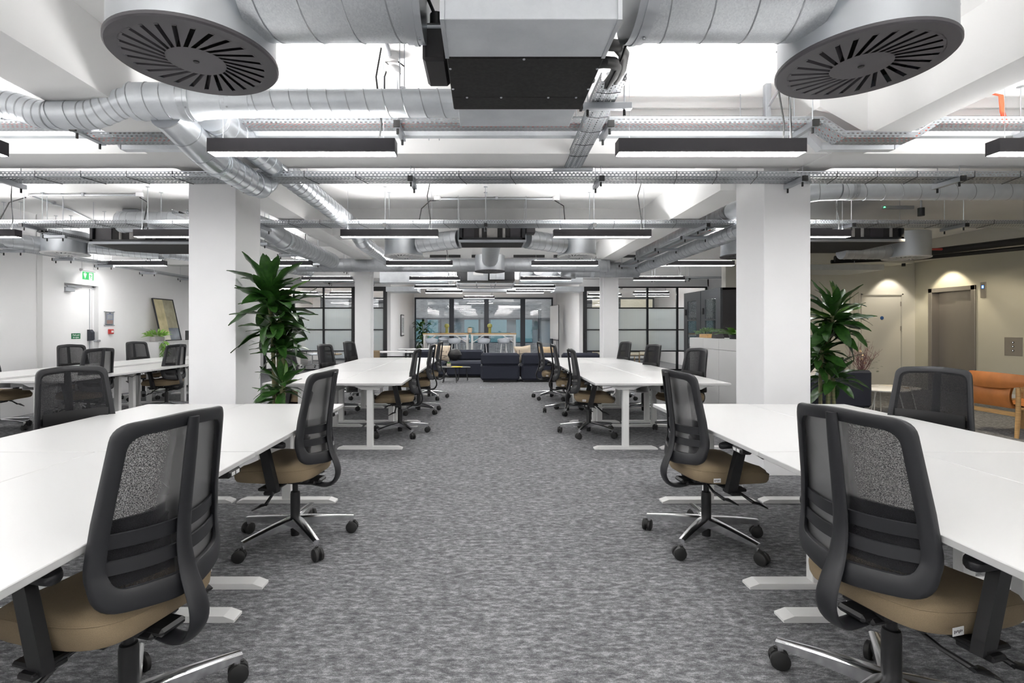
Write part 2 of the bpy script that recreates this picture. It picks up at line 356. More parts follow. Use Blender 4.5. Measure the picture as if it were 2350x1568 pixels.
# walls over and beside the glazed screens
b = MB(); b.box(XL, -2.97, YP, YP + .12, 2.67, SLAB); b.box(-3.08, -2.97, YP, YP + .12, 0, 2.67); b.box(XL, -7.02, YP, YP + .12, 0, 2.67); struct('wall_screen_left', b, 'paint')
b = MB(); b.box(3.02, 7.2, YP, YP + .12, 2.67, SLAB); b.box(3.02, 3.14, YP, YP + .12, 0, 2.67); b.box(7.1, 7.3, YP, YP + .12, 0, SLAB); struct('wall_screen_right', b, 'paint')
struct('wall_passage_left', MB().box(-3.09, -2.97, YP + .12, YW, 0, SLAB), 'paint')
struct('wall_passage_right', MB().box(3.02, 3.14, YP + .12, YW, 0, SLAB), 'paint')
struct('wall_room_right', MB().box(7.2, 7.35, YP + .12, YW, 0, SLAB), 'paint')
b = MB(); b.box(XL, 7.35, YW, YW + .25, 2.635, SLAB + .1); b.box(-3.09, -2.93, YW, YW + .25, 0, 2.635); b.box(2.90, 3.14, YW, YW + .25, 0, 2.635); b.box(XL, -6.9, YW, YW + .25, 0, 2.635); b.box(7.18, 7.35, YW, YW + .25, 0, 2.635)
struct('wall_far', b, 'paint')
struct('baseboard_left', MB().box(-2.97, -2.955, YP + .12, YW, 0, .12), 'whitemetal')
struct('baseboard_right', MB().box(XR - .015, XR, YB, 10.0, 0, .14), 'whitemetal')
# beams
def beam(name, x0, x1, y0, y1, z0=SOF, z1=SLAB, m='beam'): return struct(name, MB().box(x0, x1, y0, y1, z0, z1), m)
for i, (y0, y1) in enumerate([(4.14, 4.52), (7.8, 8.15), (11.46, 11.8), (14.6, 14.9)]):
    x1 = XR if y0 < 11.4 else (7.2 if y0 > 11.6 else 5.45)
    beam('cross_beam', -2.7 if y0 == 7.8 else XL, 2.8 if y0 == 7.8 else x1, y0, y1)
# stepped cornice in front of the first cross beam
b = MB(); 
for k, (d, z) in enumerate([(0.03, 3.13), (0.06, 3.08), (0.10, 3.05)]): b.box(XL, XR, 4.14 - .13 + d, 4.14, z - 0.02, SLAB)
struct('trim_2', b, 'beam')
beam('long_beam', -2.72, -2.29, YB, 4.7, SOF - .006)
beam('long_beam', -2.67, -2.33, 5.22, 11.0, SOF - .006)
beam('long_beam', 2.80, 3.07, YB, 4.7, SOF - .004)
beam('long_beam', 2.42, 2.78, 5.22, 11.0, SOF - .006)
b = MB(); b.prism([(2.80, SOF), (2.45, 2.98), (2.45, SLAB), (2.80, SLAB)], 3.72, 4.14, 'y'); struct('beam_haunch', b, 'beam')
b = MB(); b.prism([(-2.29, SOF), (-2.0, 2.98), (-2.0, SLAB), (-2.29, SLAB)], 3.9, 4.14, 'y'); struct('beam_haunch', b, 'beam')
beam('bulkhead', 9.2, XR, YB, 11.5, 2.83, SLAB, 'cream')
beam('bulkhead', 5.45, 9.2, 10.9, 11.5, 2.75, SLAB, 'cream')
beam('bulkhead', -7.2, -4.2, 15.2, 16.2, 2.85, SLAB, 'paint')
# pillars
b = MB(); b.box(-2.725, -2.29, 4.7, 5.22, 0, SLAB, .004); struct('pillar', b, 'pillar')
b = MB(); b.box(2.58, 3.01, 4.7, 5.22, 0, SLAB, .004); struct('pillar', b, 'pillar')
for cx in (-2.62, 2.73):
    b = MB(); w_ = .165; b.box(cx - w_, cx + w_, 10.98, 11.02, 0, SOF); b.box(cx - w_, cx + w_, 11.28, 11.32, 0, SOF); b.box(cx - .105, cx + .105, 11.02, 11.28, 0, SOF);
    b.box(cx - w_ - .03, cx + w_ + .03, 10.95, 11.34, 0, .03); b.box(cx - w_, cx + w_, 10.97, 11.33, 2.5, 2.62)
    struct('steel_column', b, 'pillar')
# ---------------------------------------------------------------- glazing, doors, outside
def window(n, x0, x1, posts, z1=2.635, z0=0.0, mid=None, wide=.13):
    r = bpy.data.objects.new('window_%d' % n, None); C.objects.link(r); r['kind'] = 'structure'; r.location = (0, 0, 0)
    y = YW
    f = MB(); f.box(x0, x1, y - .02, y + .08, z1 - .07, z1); f.box(x0, x1, y - .02, y + .08, z0, z0 + .07); f.build('window_frame', 'greyframe', r)
    xs = [x0 + .03] + posts + [x1 - .03]
    for i, x in enumerate(xs):
        w_ = (.05 if i in (0, len(xs) - 1) else wide)
        MB().box(x - w_ * .5, x + w_ * .5, y - .03, y + .08, z0 + .07, z1 - .07, .004).build('post', 'greyframe', r)
    for a, c in zip(xs[:-1], xs[1:]):
        MB().box(a + .02, c - .02, y + .02, y + .03, z0 + .07, z1 - .07).build('pane', 'winglass', r)
    if mid:
        MB().box(x0, x1, y - .02, y + .06, mid, mid + .05).build('transom', 'greyframe', r)
window(1, -2.93, 2.90, [-1.37, .10, 1.63], wide=.2)
window(2, -6.9, -3.09, [-5.6, -4.35], wide=.2)
window(3, 3.14, 7.18, [4.45, 5.65], wide=.2)
# building opposite
b = MB(); b.box(-16, 16, 27, 27.3, 1.85, 9); o = b.build('brick_building', 'brick'); tag(o, 'grey brick building seen through the far windows', 'building')
MB().box(-16, 16, 27.02, 27.3, 0, .55).build('plinth', 'brick', o)
MB().box(-16, 16, 26.95, 27.2, 1.80, 1.88).build('lintel', 'greyframe', o)
M['curtainlit'] = emis('lit_curtain', (0.12, 0.27, 0.32), 0.32)
M['roomdim'] = mat('dim_interior', (0.16, 0.20, 0.23), 0.8, noise=0.2, scale=1.5)
MB().box(-16, 16, 27.2, 27.3, .55, 1.85).build('glazing', 'roomdim', o)
for x in (-9.6, -6.9, -4.1, -3.0, -1.05, .35, 1.7, 4.6, 7.6, 10):
    MB().box(x, x + (.55 if x in (-3.0,) else .85), 27.1, 27.18, .6, 1.78).build('curtain', 'curtainlit', o)
for x in (-10, -7.2, -5, -2.3, -.25, 2.9, 5.8, 8.8): MB().box(x - .05, x + .05, 27.0, 27.1, .55, 1.8).build('mullion', 'greyframe', o)
o = MB().box(5.2, 9.5, 25.2, 26.2, 0, 7).build('buff_brick_wing', 'brick2'); tag(o, 'buff brick wing of the building behind the meeting room window', 'building')
o = MB().box(-20, 20, YW + .25, 30, -.12, -.02).build('ground', 'greypot'); o['kind'] = 'structure'

def screen(name, x0, x1, cols, door, label):
    """black steel screen: cols = mullion positions, door = (x0, x1); rows as in the photograph"""
    t = thing(name, label, 'glass partition', (0, YP + .05, 0)); rows = [.62, 1.298, 1.99]; top = 2.67
    f = MB(); f.box(x0, x1, -.03, .03, top - .04, top); f.box(x0, x1, -.03, .03, 0, .05); f.build('rail', 'frame', t)
    for x in cols: MB().box(x - .03, x + .03, -.035, .035, 0.05, top - .04).build('mullion', 'frame', t)
    xs = sorted(cols)
    for a, c in zip(xs[:-1], xs[1:]):
        if abs(a - door[0]) < .2 and abs(c - door[1]) < .2: continue
        for z in rows: MB().box(a + .03, c - .03, -.02, .02, z - .02, z + .02).build('glazing_bar', 'frame', t)
        for k, (za, zb) in enumerate([(.05, rows[0] - .02), (rows[0] + .02, rows[1] - .02), (rows[1] + .02, rows[2] - .02), (rows[2] + .02, top - .04)]):
            MB().box(a + .03, c - .03, -.004, .004, za, zb).build('pane', 'fluted' if k in (1, 2) else 'glass', t)
    d0, d1 = door
    lf = MB(); lf.box(d0, d0 + .11, -.04, .04, 0.01, top - .12); lf.box(d1 - .11, d1, -.04, .04, 0.01, top - .12); lf.box(d0, d1, -.04, .04, top - .14, top - .02); lf.box(d0 + .11, d1 - .11, -.04, .04, .01, .12)
    dl = lf.build('door_leaf', 'frame', t)
    for z in rows: MB().box(d0 + .11, d1 - .11, -.02, .02, z - .02, z + .02).build('glazing_bar', 'frame', dl)
    for k, (za, zb) in enumerate([(.12, rows[0] - .02), (rows[0] + .02, rows[1] - .02), (rows[1] + .02, rows[2] - .02), (rows[2] + .02, top - .14)]):
        MB().box(d0 + .11, d1 - .11, -.004, .004, za, zb).build('pane', 'fluted' if k in (1, 2) else 'glass', dl)
    MB().tube([(d0 + .05, -.09, .95), (d0 + .05, -.09, 1.25)], .012).tube([(d0 + .05, -.04, 1.0), (d0 + .05, -.09, 1.0)], .01).tube([(d0 + .05, -.04, 1.2), (d0 + .05, -.09, 1.2)], .01).build('handle', 'frame', dl)
    return t
screen('glass_partition', -7.0, -3.08, [-6.98, -6.06, -5.11, -4.19, -3.1], (-4.19, -3.1), 'black steel glazed partition behind the leafy plant and the desks')
screen('glass_partition', 3.14, 7.1, [3.16, 4.24, 5.20, 6.15, 7.08], (3.16, 4.24), 'black steel glazed partition next to the dark glass-door pods')

# escape door, signs on the left wall
d = bpy.data.objects.new('door_1', None); C.objects.link(d); d['kind'] = 'structure'
MB().box(XL - .125, XL - .09, 8.76, 9.47, 0, 2.10, .003).build('door_leaf', 'paint', d)
MB().box(XL - .17, XL - .125, 8.74, 8.765, 0, 2.137).box(XL - .17, XL - .085, 9.475, 9.52, 0, 2.137).box(XL - .17, XL - .085, 8.74, 9.52, 2.105, 2.137).build('door_frame', 'paint', d)
MB().box(XL - .09, XL - .02, 8.8, 9.0, 2.0, 2.07, .004).box(XL - .05, XL - .03, 8.85, 9.17, 2.08, 2.10).build('door_closer', 'strut', d)
MB().lathe([(.0, 0), (.022, 0), (.022, .02), (0, .02)], 12, M_=Matrix.Translation((XL - .02, 9.40, 0)) @ Matrix.Rotation(PI / 2, 4, 'Y')).build('contact_disc', 'black', d, (0, 0, 0))
f = MB(); f.prism([(XL - .09, 1.12), (XL - .01, 1.13), (XL - .01, 1.28), (XL - .05, 1.33), (XL - .09, 1.33)], 9.36, 9.44, 'y'); f.build('push_pad', 'greyframe', d)
MB().box(XL - .01, XL + .05, 9.40, 9.52, 1.10, 1.14, .01).build('push_bar', 'strut', d)
MB().box(XL - .091, XL - .085, 9.41, 9.425, .05, 2.08).build('bolt_rod', 'strut', d)

def text(body, size, mat_, parent, loc, rot, name='lettering', ext=.0008, align='CENTER'):
    cu = bpy.data.curves.new(name, 'FONT'); cu.body = body; cu.size = size; cu.extrude = ext; cu.align_x = align; cu.align_y = 'CENTER'
    tmp = bpy.data.objects.new(name, cu); C.objects.link(tmp)
    dg = bpy.context.evaluated_depsgraph_get(); me = bpy.data.meshes.new_from_object(tmp.evaluated_get(dg)); me.name = name
    bpy.data.objects.remove(tmp); me.materials.clear(); me.materials.append(M[mat_])
    o = bpy.data.objects.new(name, me); C.objects.link(o); o.location = loc; o.rotation_euler = rot
    if parent: o.parent = parent
    return o
RYZ = (PI / 2, 0, PI / 2)      # lettering that faces +X
t = thing('door_sign', 'small green push pad to open sign on the white escape door', 'sign', (XL - .088, 9.10, 1.215))
MB().box(0, .003, -.10, .10, -.05, .05).build('plate', 'signgreen', t)
text('Push pad', .042, 'signwhite', t, (.004, 0, .020), RYZ); text('to open', .042, 'signwhite', t, (.004, 0, -.022), RYZ)
# hanging exit sign: down arrow and running figure
t = thing('exit_sign', 'lit green running man exit sign with arrow hanging over the escape door', 'sign', (XL + .28, 8.9, 2.27))
MB().box(-.03, .03, -.16, .16, .07, .12, .012).build('sign_housing', 'white', t)
MB().box(-.004, .004, -.135, .135, -.085, .075).build('lit_panel', 'exitwhite', t)
MB().box(.004, .006, -.125, .125, -.07, .065).build('green_field', 'exitgreen', t)
a = MB(); x = .0068
def flat(pts, nm='pictogram', m='exitwhite'):
    return MB().add([(x, p[0], p[1]) for p in pts], [tuple(range(len(pts)))]).build(nm, m, t)
flat([(-.075, .055), (-.058, .055), (-.058, .02), (-.035, .045), (-.035, .015), (-.066, -.055), (-.098, .015), (-.098, .045), (-.075, .02)], 'arrow')
flat([(.02, .05), (.10, .05), (.10, -.065), (.02, -.065)], 'doorway')
x = .0074
k = MB()
for pts in ([(.058, .035), (.072, .035), (.072, .02), (.058, .02)], [(.045, .018), (.068, .015), (.065, -.015), (.052, -.012)], [(.045, .018), (.028, .0), (.032, -.006), (.05, .006)], [(.066, .012), (.088, .0), (.086, -.008), (.064, .0)],
            [(.052, -.012), (.035, -.05), (.043, -.054), (.062, -.014)], [(.056, -.014), (.082, -.032), (.092, -.056), (.083, -.056), (.074, -.036), (.054, -.022)]):
    k.add([(x, p[0], p[1]) for p in pts], [tuple(range(len(pts)))])
k.build('running_figure', 'exitgreen', t)
MB().tube([(0, -.13, .12), (0, -.13, SLAB - 2.27)], .003, 5).tube([(0, .13, .12), (0, .13, SLAB - 2.27)], .003, 5).build('hanging_wire', 'rod', t)
t = thing('notice_holder', 'clear acrylic fire notice holder on the white wall above the red call point', 'notice', (XL + .012, 9.78, 1.54))
MB().box(0, .006, -.11, .11, -.13, .13).build('acrylic_panel', 'acrylic', t); MB().box(.001, .003, -.08, .10, -.11, .12).build('paper', 'signwhite', t)
M['paleblue'] = mat('pale_blue_print', (.35, .42, .75), .5); M['orangep'] = mat('orange_print', (.75, .35, .2), .5)
MB().box(.003, .004, -.07, .09, -.02, .085).build('printed_panel', 'paleblue', t); MB().box(.004, .005, -.06, .08, -.01, .075).build('printed_text_area', 'signwhite', t)
MB().box(.003, .004, -.07, .09, -.10, -.03).build('printed_band', 'orangep', t); MB().box(.003, .004, -.01, .03, .09, .115).build('printed_mark', 'blue', t)
for z in (-.13, .13):
    for y in (-.12, .12): MB().tube([(-.012, y, z), (.016, y, z)], .009, 8).build('stand_off', 'rod', t)
t = thing('fire_call_point', 'red fire alarm call point on the white left wall', 'call point', (XL, 9.80, 1.29))
MB().box(0, .055, -.045, .045, -.045, .045, .006).build('casing', 'red', t); MB().box(.055, .057, -.028, .028, -.02, .02).build('press_plate', 'white', t)

# low cabinets along the left wall with what stands on them
for i, (a, c) in enumerate([(10.55, 11.6), (11.6, 12.65), (12.65, 13.7), (13.7, 14.75)]):
    t = thing('low_cabinet', ['pale low cabinet under the trailing plant on the left wall', 'pale low cabinet under the leaning framed print', 'pale low cabinet beyond the leaning print', 'pale low cabinet at the far end of the left wall row'][i], 'cabinet', (0, (a + c) / 2, 0), group='low cabinets on the left wall')
    w_ = (c - a) / 2 - .002
    MB().box(XL + .01, -6.76, -w_, w_, 0.06, 1.055).build('body', 'cab', t); MB().box(XL + .01, -6.74, -w_, w_, 1.055, 1.075, .003).build('cabinet_top', 'top', t)
    MB().box(XL + .03, -6.8, -w_, w_, 0, .06).build('plinth', 'black', t)
    for s in (-1, 1): MB().box(-6.76, -6.74, (.003 if s > 0 else -w_ + .003), (w_ - .003 if s > 0 else -.003), .07, 1.05, .002).build('door', 'cab', t)
# leaning abstract print: plain blocks of colour
t = thing('framed_print', 'tall black framed print of cream, olive and slate blocks leaning on the wall', 'picture', (-6.93, 11.32, 1.077))
t.rotation_euler = (0, -.22, 0)
MB().box(-.02, .01, -.36, .36, 0, .02).box(-.02, .01, -.36, .36, .93, .95).box(-.02, .01, -.36, -.345, 0, .95).box(-.02, .01, .345, .36, 0, .95).build('picture_frame', 'frame', t)
for nm, c_, y0, y1, z0, z1 in [('cream_block', (.56, .50, .30), -.345, -.02, .17, .93), ('pale_block', (.70, .68, .58), -.345, -.02, .02, .17), ('olive_block', (.36, .34, .24), -.02, .345, .29, .93), ('slate_block', (.13, .16, .19), -.02, .345, .02, .29)]:
    mm = mat(nm, c_, .14, noise=.18, scale=5, spec=.7); MB().box(-.012, -.004, y0, y1, z0, z1).build('printed_area', mm, t)
t = thing('small_frame', 'dark small picture frame at the far end of the low cabinets', 'picture', (-6.95, 11.95, 1.077)); MB().box(-.01, .01, -.08, .08, 0, .22, .003).build('picture_frame', 'frame', t)
t = thing('desk_ornament', 'white angular ornament on the low cabinet beside the trailing plant', 'ornament', (-6.9, 10.95, 1.077))
MB().lathe([(.05, 0), (.05, .02), (.02, .04), (.06, .09), (.02, .13), (0, .13)], 6, smooth=False).build('ornament_body', 'white', t)

# framed pictures on the passage wall and a whiteboard
t = thing('wall_picture', 'thin black framed abstract drawing on the passage wall by the far windows', 'picture', (-2.955, 18.4, 1.45))
MB().box(0, .02, -.33, .33, -.38, .38).build('picture_frame', 'frame', t); MB().box(.02, .023, -.30, .30, -.35, .35).build('mount', 'signwhite', t)
mm = mat('ink_wash', (.25, .28, .3), .4, col2=(.62, .63, .62), scale=6, stretch=(1, 2, 5)); MB().box(.023, .025, -.22, .22, -.27, .27).build('drawing', mm, t)
t = thing('whiteboard', 'mobile whiteboard on a thin black stand near the far window', 'whiteboard', (2.62, 19.0, 0), .25)
MB().box(-.015, .015, -.40, .40, .95, 2.18, .004).build('board', 'white', t)
MB().tube([(0, -.41, .05), (0, -.41, 2.2), (0, .41, 2.2), (0, .41, .05)], .014, 6).tube([(-.25, -.41, .05), (.25, -.41, .05)], .014, 6).tube([(-.25, .41, .05), (.25, .41, .05)], .014, 6).tube([(0, -.41, .9), (0, .41, .9)], .012, 6).build('stand', 'frame', t)
for y in (-.41, .41):
    for x_ in (-.24, .24): MB().lathe([(0, 0), (.025, .0), (.025, .05), (0, .05)], 8, (x_, y, 0)).build('caster', 'rubber', t)

# ---------------------------------------------------------------- lounge at the far end
def sofa(loc, wd, label, back, sidey=None):
    """modular seat block; back: +1 backrest on the camera side, -1 on the window side"""
    t = thing('modular_sofa', label, 'sofa', loc, group='dark modular sofa by the far windows'); h = wd / 2; d = .45
    q = MB(); q.box(-h + .01, h - .01, -d, d, .05, .44, .05); o = q.build('seat', 'navy', t)
    y0, y1 = (-d - .02, -d + .24) if back > 0 else (d - .24, d + .02)
    MB().box(-h + .02, h - .02, y0, y1, .42, .73, .055).build('backrest', 'navy', t)
    MB().box(-h + .08, h - .08, -d + .08, d - .08, 0, .05).build('plinth', 'black', t)
    for x_ in (-1, 1): MB().tube([(x_ * (h - .1), 0, .435), (x_ * (h - .1), d * .7, .442)], .004, 5).build('seam_piping', 'black', t)
    return t
sofa((.40, 13.15, 0), 1.0, 'navy sofa block seen from behind, left of the patterned cushion', 1)
sofa((1.41, 13.15, 0), .98, 'navy sofa block seen from behind, carrying the beige cushion', 1)
sofa((-.52, 14.3, 0), 1.02, 'navy sofa block facing the desks with the round black pillow', -1)
sofa((-1.56, 14.3, 0), 1.02, 'navy sofa block behind the coffee table and office chairs', -1)
sofa((2.42, 13.15, 0), .98, 'navy sofa block partly behind the right desk chairs', 1)
def cushion(loc, size, rot, m, label, pattern=False, name='cushion'):
    t = thing(name, label, 'cushion', loc); t.rotation_euler = rot
    rows = []; n = 12
    for side in (1, -1):
        rr = []
        for i in range(n + 1):
            r_ = []
            for j in range(n + 1):
                u, v = -1 + 2 * i / n, -1 + 2 * j / n
                th = .5 * size * .32 * (max(0, 1 - u ** 4) * max(0, 1 - v ** 4)) ** .5
                pin = 1 - .10 * (1 - abs(u)) * abs(v) ** 3; pin2 = 1 - .10 * (1 - abs(v)) * abs(u) ** 3
                r_.append((u * size / 2 * pin2, side * th, size / 2 + v * size / 2 * pin))
            rr.append(r_)
        rows.append(rr)
    q = MB(); q.grid(rows[0]); q.grid(rows[1][::-1]); q.build('cover', m, t)
    if pattern:
        random.seed(3)
        for k in range(9):
            a = random.uniform(-.7, .7); c1, c2 = sorted((random.uniform(-.8, .8), random.uniform(-.8, .8))); hor = k % 2
            pts = []
            for s in range(7):
                w_ = c1 + (c2 - c1) * s / 6; u, v = (w_, a) if hor else (a, w_)
                th = .5 * size * .32 * (max(0, 1 - u ** 4) * max(0, 1 - v ** 4)) ** .5 + .001
                pts.append((u * size / 2, -th, size / 2 + v * size / 2))
            if c2 - c1 > .2: MB().tube(pts, .006, 4).build('printed_line', 'black', t)
    return t
M['cushpat'] = mat('cream_cushion_fabric', (.62, .52, .40), .9, noise=.05, scale=150)
cushion((-1.20, 14.35, .43), .46, (-.25, .1, .2), 'cushpat', 'cream cushion with black line pattern behind the coffee table', True)
cushion((1.05, 13.35, .44), .46, (.12, -.1, -.35), 'cushpat', 'cream black-lined cushion leaning between two sofa backs', True)
cushion((1.62, 13.35, .46), .42, (.1, 0, 0), 'cushbeige', 'plain beige cushion behind the right sofa back')
t = thing('round_pillow', 'round black velvet pillow on the sofa block facing the desks', 'cushion', (-.82, 14.2, .44))
q = MB(); rows = []
for i in range(9):
    a = -PI / 2 + PI * i / 8; rr = []
    for j in range(25):
        th = 2 * PI * j / 24; rr.append((.19 * math.cos(th) * math.cos(a) * (1 + .04 * math.cos(8 * th)), .09 * math.sin(a), .17 + .17 * math.sin(th) * math.cos(a)))
    rows.append(rr)
q.grid(rows); q.build('cover', 'black', t)
MB().lathe([(0, -.01), (.02, 0), (0, .01)], 8, (0, 0, 0), M_=Matrix.Translation((0, -.09, .17)) @ Matrix.Rotation(PI / 2, 4, 'X')).build('button', 'black', t)
def round_table(loc, r, h, m, label, name='coffee_table', lm='frame'):
    t = thing(name, label, 'table', loc)
    MB().lathe([(0, h - .022), (r - .01, h - .022), (r, h - .012), (r, h - .003), (r - .004, h), (0, h)], 32).build('table_top', m, t)
    for k in range(4):
        a = PI / 4 + k * PI / 2; MB().tube([(r * .62 * math.cos(a), r * .62 * math.sin(a), h - .02), (r * .86 * math.cos(a), r * .86 * math.sin(a), 0)], .009, 6).build('leg', lm, t)
    return t
round_table((-.85, 12.75, 0), .28, .39, 'black', 'round black coffee table with succulent in front of the navy sofa')
round_table((-.55, 13.2, 0), .20, .35, 'black', 'smaller round black side table tucked behind the coffee table')
def potplant(loc, r, h, label, leafm, n=10, ll=.10, name='potted_succulent', potm='pot', leafw=.03, spread=.7):
    t = thing(name, label, 'plant', loc)
    MB().lathe([(r * .75, 0), (r, h * .5), (r * .95, h), (r * .85, h), (r * .82, h * .85), (0, h * .85)], 16).build('pot', potm, t)
    MB().lathe([(0, h * .86), (r * .8, h * .86)], 10).build('soil', 'soil', t)
    for k in range(n):
        a = 2.4 * k; e = .3 + spread * (k / n); q = MB(); pts = []
        for s in range(5):
            u = s / 4; pts.append((math.cos(a) * ll * u * math.sin(e), math.sin(a) * ll * u * math.sin(e), h * .86 + ll * u * math.cos(e) * (1.1 - .3 * u)))
        q.tube(pts, [leafw * .3, leafw * .5, leafw * .5, leafw * .35, .002], 5, sx=.35); q.build('leaf', leafm, t)
    return t
potplant((-.88, 12.7, .39), .055, .085, 'tiny succulent in a cream pot on the black coffee table', 'leaf2', 10, .06)
o = MB().box(-.13, .13, -.08, .08, 0, .006).box(-.10, .15, -.07, .07, .006, .012).build('yellow_leaflets', 'yellow', loc=(-.68, 12.62, .391)); tag(o, 'yellow leaflets lying on the black coffee table', 'leaflet')
# high table with stools
t0 = None
for i, (x0, x1) in enumerate([(-2.30, -.56), (-.52, 1.21)]):
    t = thing('high_table', ['oak topped white high table nearer the bushy window plant', 'oak topped white high table with the right olive lamp'][i], 'table', ((x0 + x1) / 2, 19.4, 0), group='high tables before the far window'); h = (x1 - x0) / 2
    MB().box(-h, h, -.4, .4, 1.115, 1.15, .003).build('table_top', 'oak', t)
    MB().box(-h + .02, h - .02, -.38, .38, 1.06, 1.115).build('apron', 'whitemetal', t)
    for sx in (-1, 1):
        for sy in (-1, 1):
            MB().box(sx * (h - .07) - .035, sx * (h - .07) + .035, sy * .35 - .035, sy * .35 + .035, 0, 1.115, .003).build('leg', 'whitemetal', t)
            MB().tube([(sx * (h - .08), sy * .35, .80), (sx * (h - .52), sy * .35, 1.08)], .017, 6).build('brace', 'whitemetal', t)
def olive_lamp(x_, label):
    t = thing('table_lamp', label, 'lamp', (x_, 19.4, 1.151))
    MB().lathe([(.055, 0), (.055, .20), (.05, .205), (0, .205)], 16).build('lamp_base', 'mustard', t)
    MB().lathe([(0, .20), (.05, .205), (.09, .24), (.095, .30), (.07, .35), (0, .37)], 20).build('lamp_shade', 'mustard', t)
    MB().lathe([(0, 0), (.07, .0), (.07, .012), (0, .012)], 16, (0, 0, 0)).build('foot', 'mustard', t)
olive_lamp(-1.42, 'olive mushroom lamp on the left high table'); olive_lamp(.215, 'olive mushroom lamp on the right high table')
potplant((-.545, 19.35, 1.165), .095, .19, 'small cactus in a cream pot on a board between the high tables', 'leaf', 9, .09)
o = MB().box(-.19, .19, -.12, .12, 0, .013, .003).build('serving_board', 'frame', loc=(-.55, 19.35, 1.151)); tag(o, 'dark serving board under the cactus pot on the high tables', 'board')
def stool_proto():
    t = thing('bar_stool', 'x', 'stool', (0, 0, 0), group='pale bar stools at the high tables')
    rows = []
    for i in range(7):
        v = i / 6; rr = []
        for j in range(25):
            a = 2 * PI * j / 24; lift = .05 * (1 - math.sin(a)) * v ** 2; r_ = .235 * math.sin(v * PI / 2)
            rr.append((r_ * math.cos(a), r_ * .86 * math.sin(a), .80 + .085 * v ** 3 + lift))
        rows.append(rr)
    under = [[(p[0] * .97, p[1] * .97, p[2] - .035) for p in r_] for r_ in rows]
    q = MB(); q.grid(rows); q.grid([rows[-1], [(p[0] * 1.03, p[1] * 1.03, p[2] - .02) for p in rows[-1]], under[-1]]); q.grid(under[::-1]); q.build('seat', 'stool', t)
    for k in range(4):
        a = PI / 4 + k * PI / 2; MB().tube([(.11 * math.cos(a), .10 * math.sin(a), .80), (.22 * math.cos(a), .21 * math.sin(a), 0)], .011, 6).build('leg', 'whitemetal', t)
    pts = [(.19 * math.cos(PI / 4 + k * PI / 2), .18 * math.sin(PI / 4 + k * PI / 2), .28) for k in range(5)]
    MB().tube(pts, .008, 6).build('footrest', 'whitemetal', t)
    return t
st = stool_proto()
sl = [(-1.92, 18.55, 'leftmost pale bar stool, in front of the high table end'), (-1.55, 19.95, 'pale bar stool behind the left high table, by the first stool'), (-1.08, 18.55, 'pale bar stool before the left high table beside its brace'), (-.78, 19.95, 'pale bar stool behind the left high table near the joint of the tables'),
      (-.02, 18.55, 'pale bar stool before the right high table, left one'), (.72, 18.75, 'pale bar stool before the right high table near its end leg'), (.95, 20.0, 'pale bar stool behind the right high table end')]
for i, (x_, y, lb) in enumerate(sl):
    o = st if i == 0 else dup(st); o.location = (x_, y, 0); o['label'] = lb; o.rotation_euler = (0, 0, PI if y > 19.4 else 0)

# meeting rooms behind the glass
def meet_chair(loc, rot, label, shell='stool', wood=False):
    t = thing('meeting_chair', label, 'chair', loc, rot, 'meeting chairs')
    q = MB(); q.box(-.22, .22, -.22, .22, .42, .47, .02); q.build('seat', shell, t)
    q = MB(); q.box(-.21, .21, -.25, -.21, .55, .82, .02); q.build('backrest', shell, t)
    if wood:
        for sx in (-1, 1):
            for sy in (-1, 1): MB().tube([(sx * .19, sy * .19, .43), (sx * .23, sy * .23, 0)], .018, 6).build('leg', 'oak', t)
        for sx in (-1, 1): MB().tube([(sx * .2, -.21, .43), (sx * .19, -.24, .80)], .014, 6).build('back_post', 'oak', t)
    else:
        MB().tube([(0, 0, .08), (0, 0, .42)], .025, 8).build('column', 'chrome', t)
        for k in range(5):
            a = k * 2 * PI / 5; MB().tube([(0, 0, .11), (.30 * math.cos(a), .30 * math.sin(a), .06)], [.018, .011], 6).build('base_arm', 'chrome', t)
            MB().lathe([(0, 0), (.025, .0), (.025, .05), (0, .05)], 8, (.30 * math.cos(a), .30 * math.sin(a), 0)).build('caster', 'rubber', t)
        for sx in (-1, 1): MB().tube([(sx * .18, -.2, .44), (sx * .18, -.23, .6)], .012, 6).build('back_post', 'frame', t)
    return t
for i, (x_, y, r_, sh, lb) in enumerate([(-6.6, 17.6, 0, 'tan', 'tan meeting chair behind the glass at the left wall end'), (-5.9, 17.5, .3, 'stool', 'pale meeting chair behind the glass near the leafy plant'), (-5.2, 17.6, -.2, 'tan', 'tan meeting chair behind the middle bay of the left glass partition'), (-4.45, 17.5, .1, 'stool', 'pale meeting chair behind the glazed door side of the left room')]):
    meet_chair((x_, y, 0), r_, lb, sh)
t = thing('meeting_table', 'long wooden meeting table in the left glass room', 'table', (-5.3, 18.6, 0)); MB().box(-1.6, 1.6, -.55, .55, .71, .745, .004).build('table_top', 'oak', t)
for sx in (-1.3, 1.3): MB().box(sx - .04, sx + .04, -.4, .4, 0, .71).build('leg', 'whitemetal', t)
t = thing('meeting_table', 'wooden table with black edge in the right glass room', 'table', (5.0, 17.9, 0)); MB().box(-.9, .9, -.45, .45, .71, .745, .004).build('table_top', 'oak', t)
for sx in (-.75, .75):
    for sy in (-.35, .35): MB().tube([(sx, sy, .71), (sx * 1.1, sy * 1.1, 0)], .022, 6).build('leg', 'oak', t)
for x_, y, r_, lb in [(3.95, 17.2, -.5, 'oak legged chair behind the right glass door'), (4.9, 17.0, .1, 'oak legged chair in the right glass room between two office chairs'), (5.5, 17.1, .3, 'oak legged chair in the right glass room by the second mullion')]:
    meet_chair((x_, y, 0), r_, lb, 'tan', True)
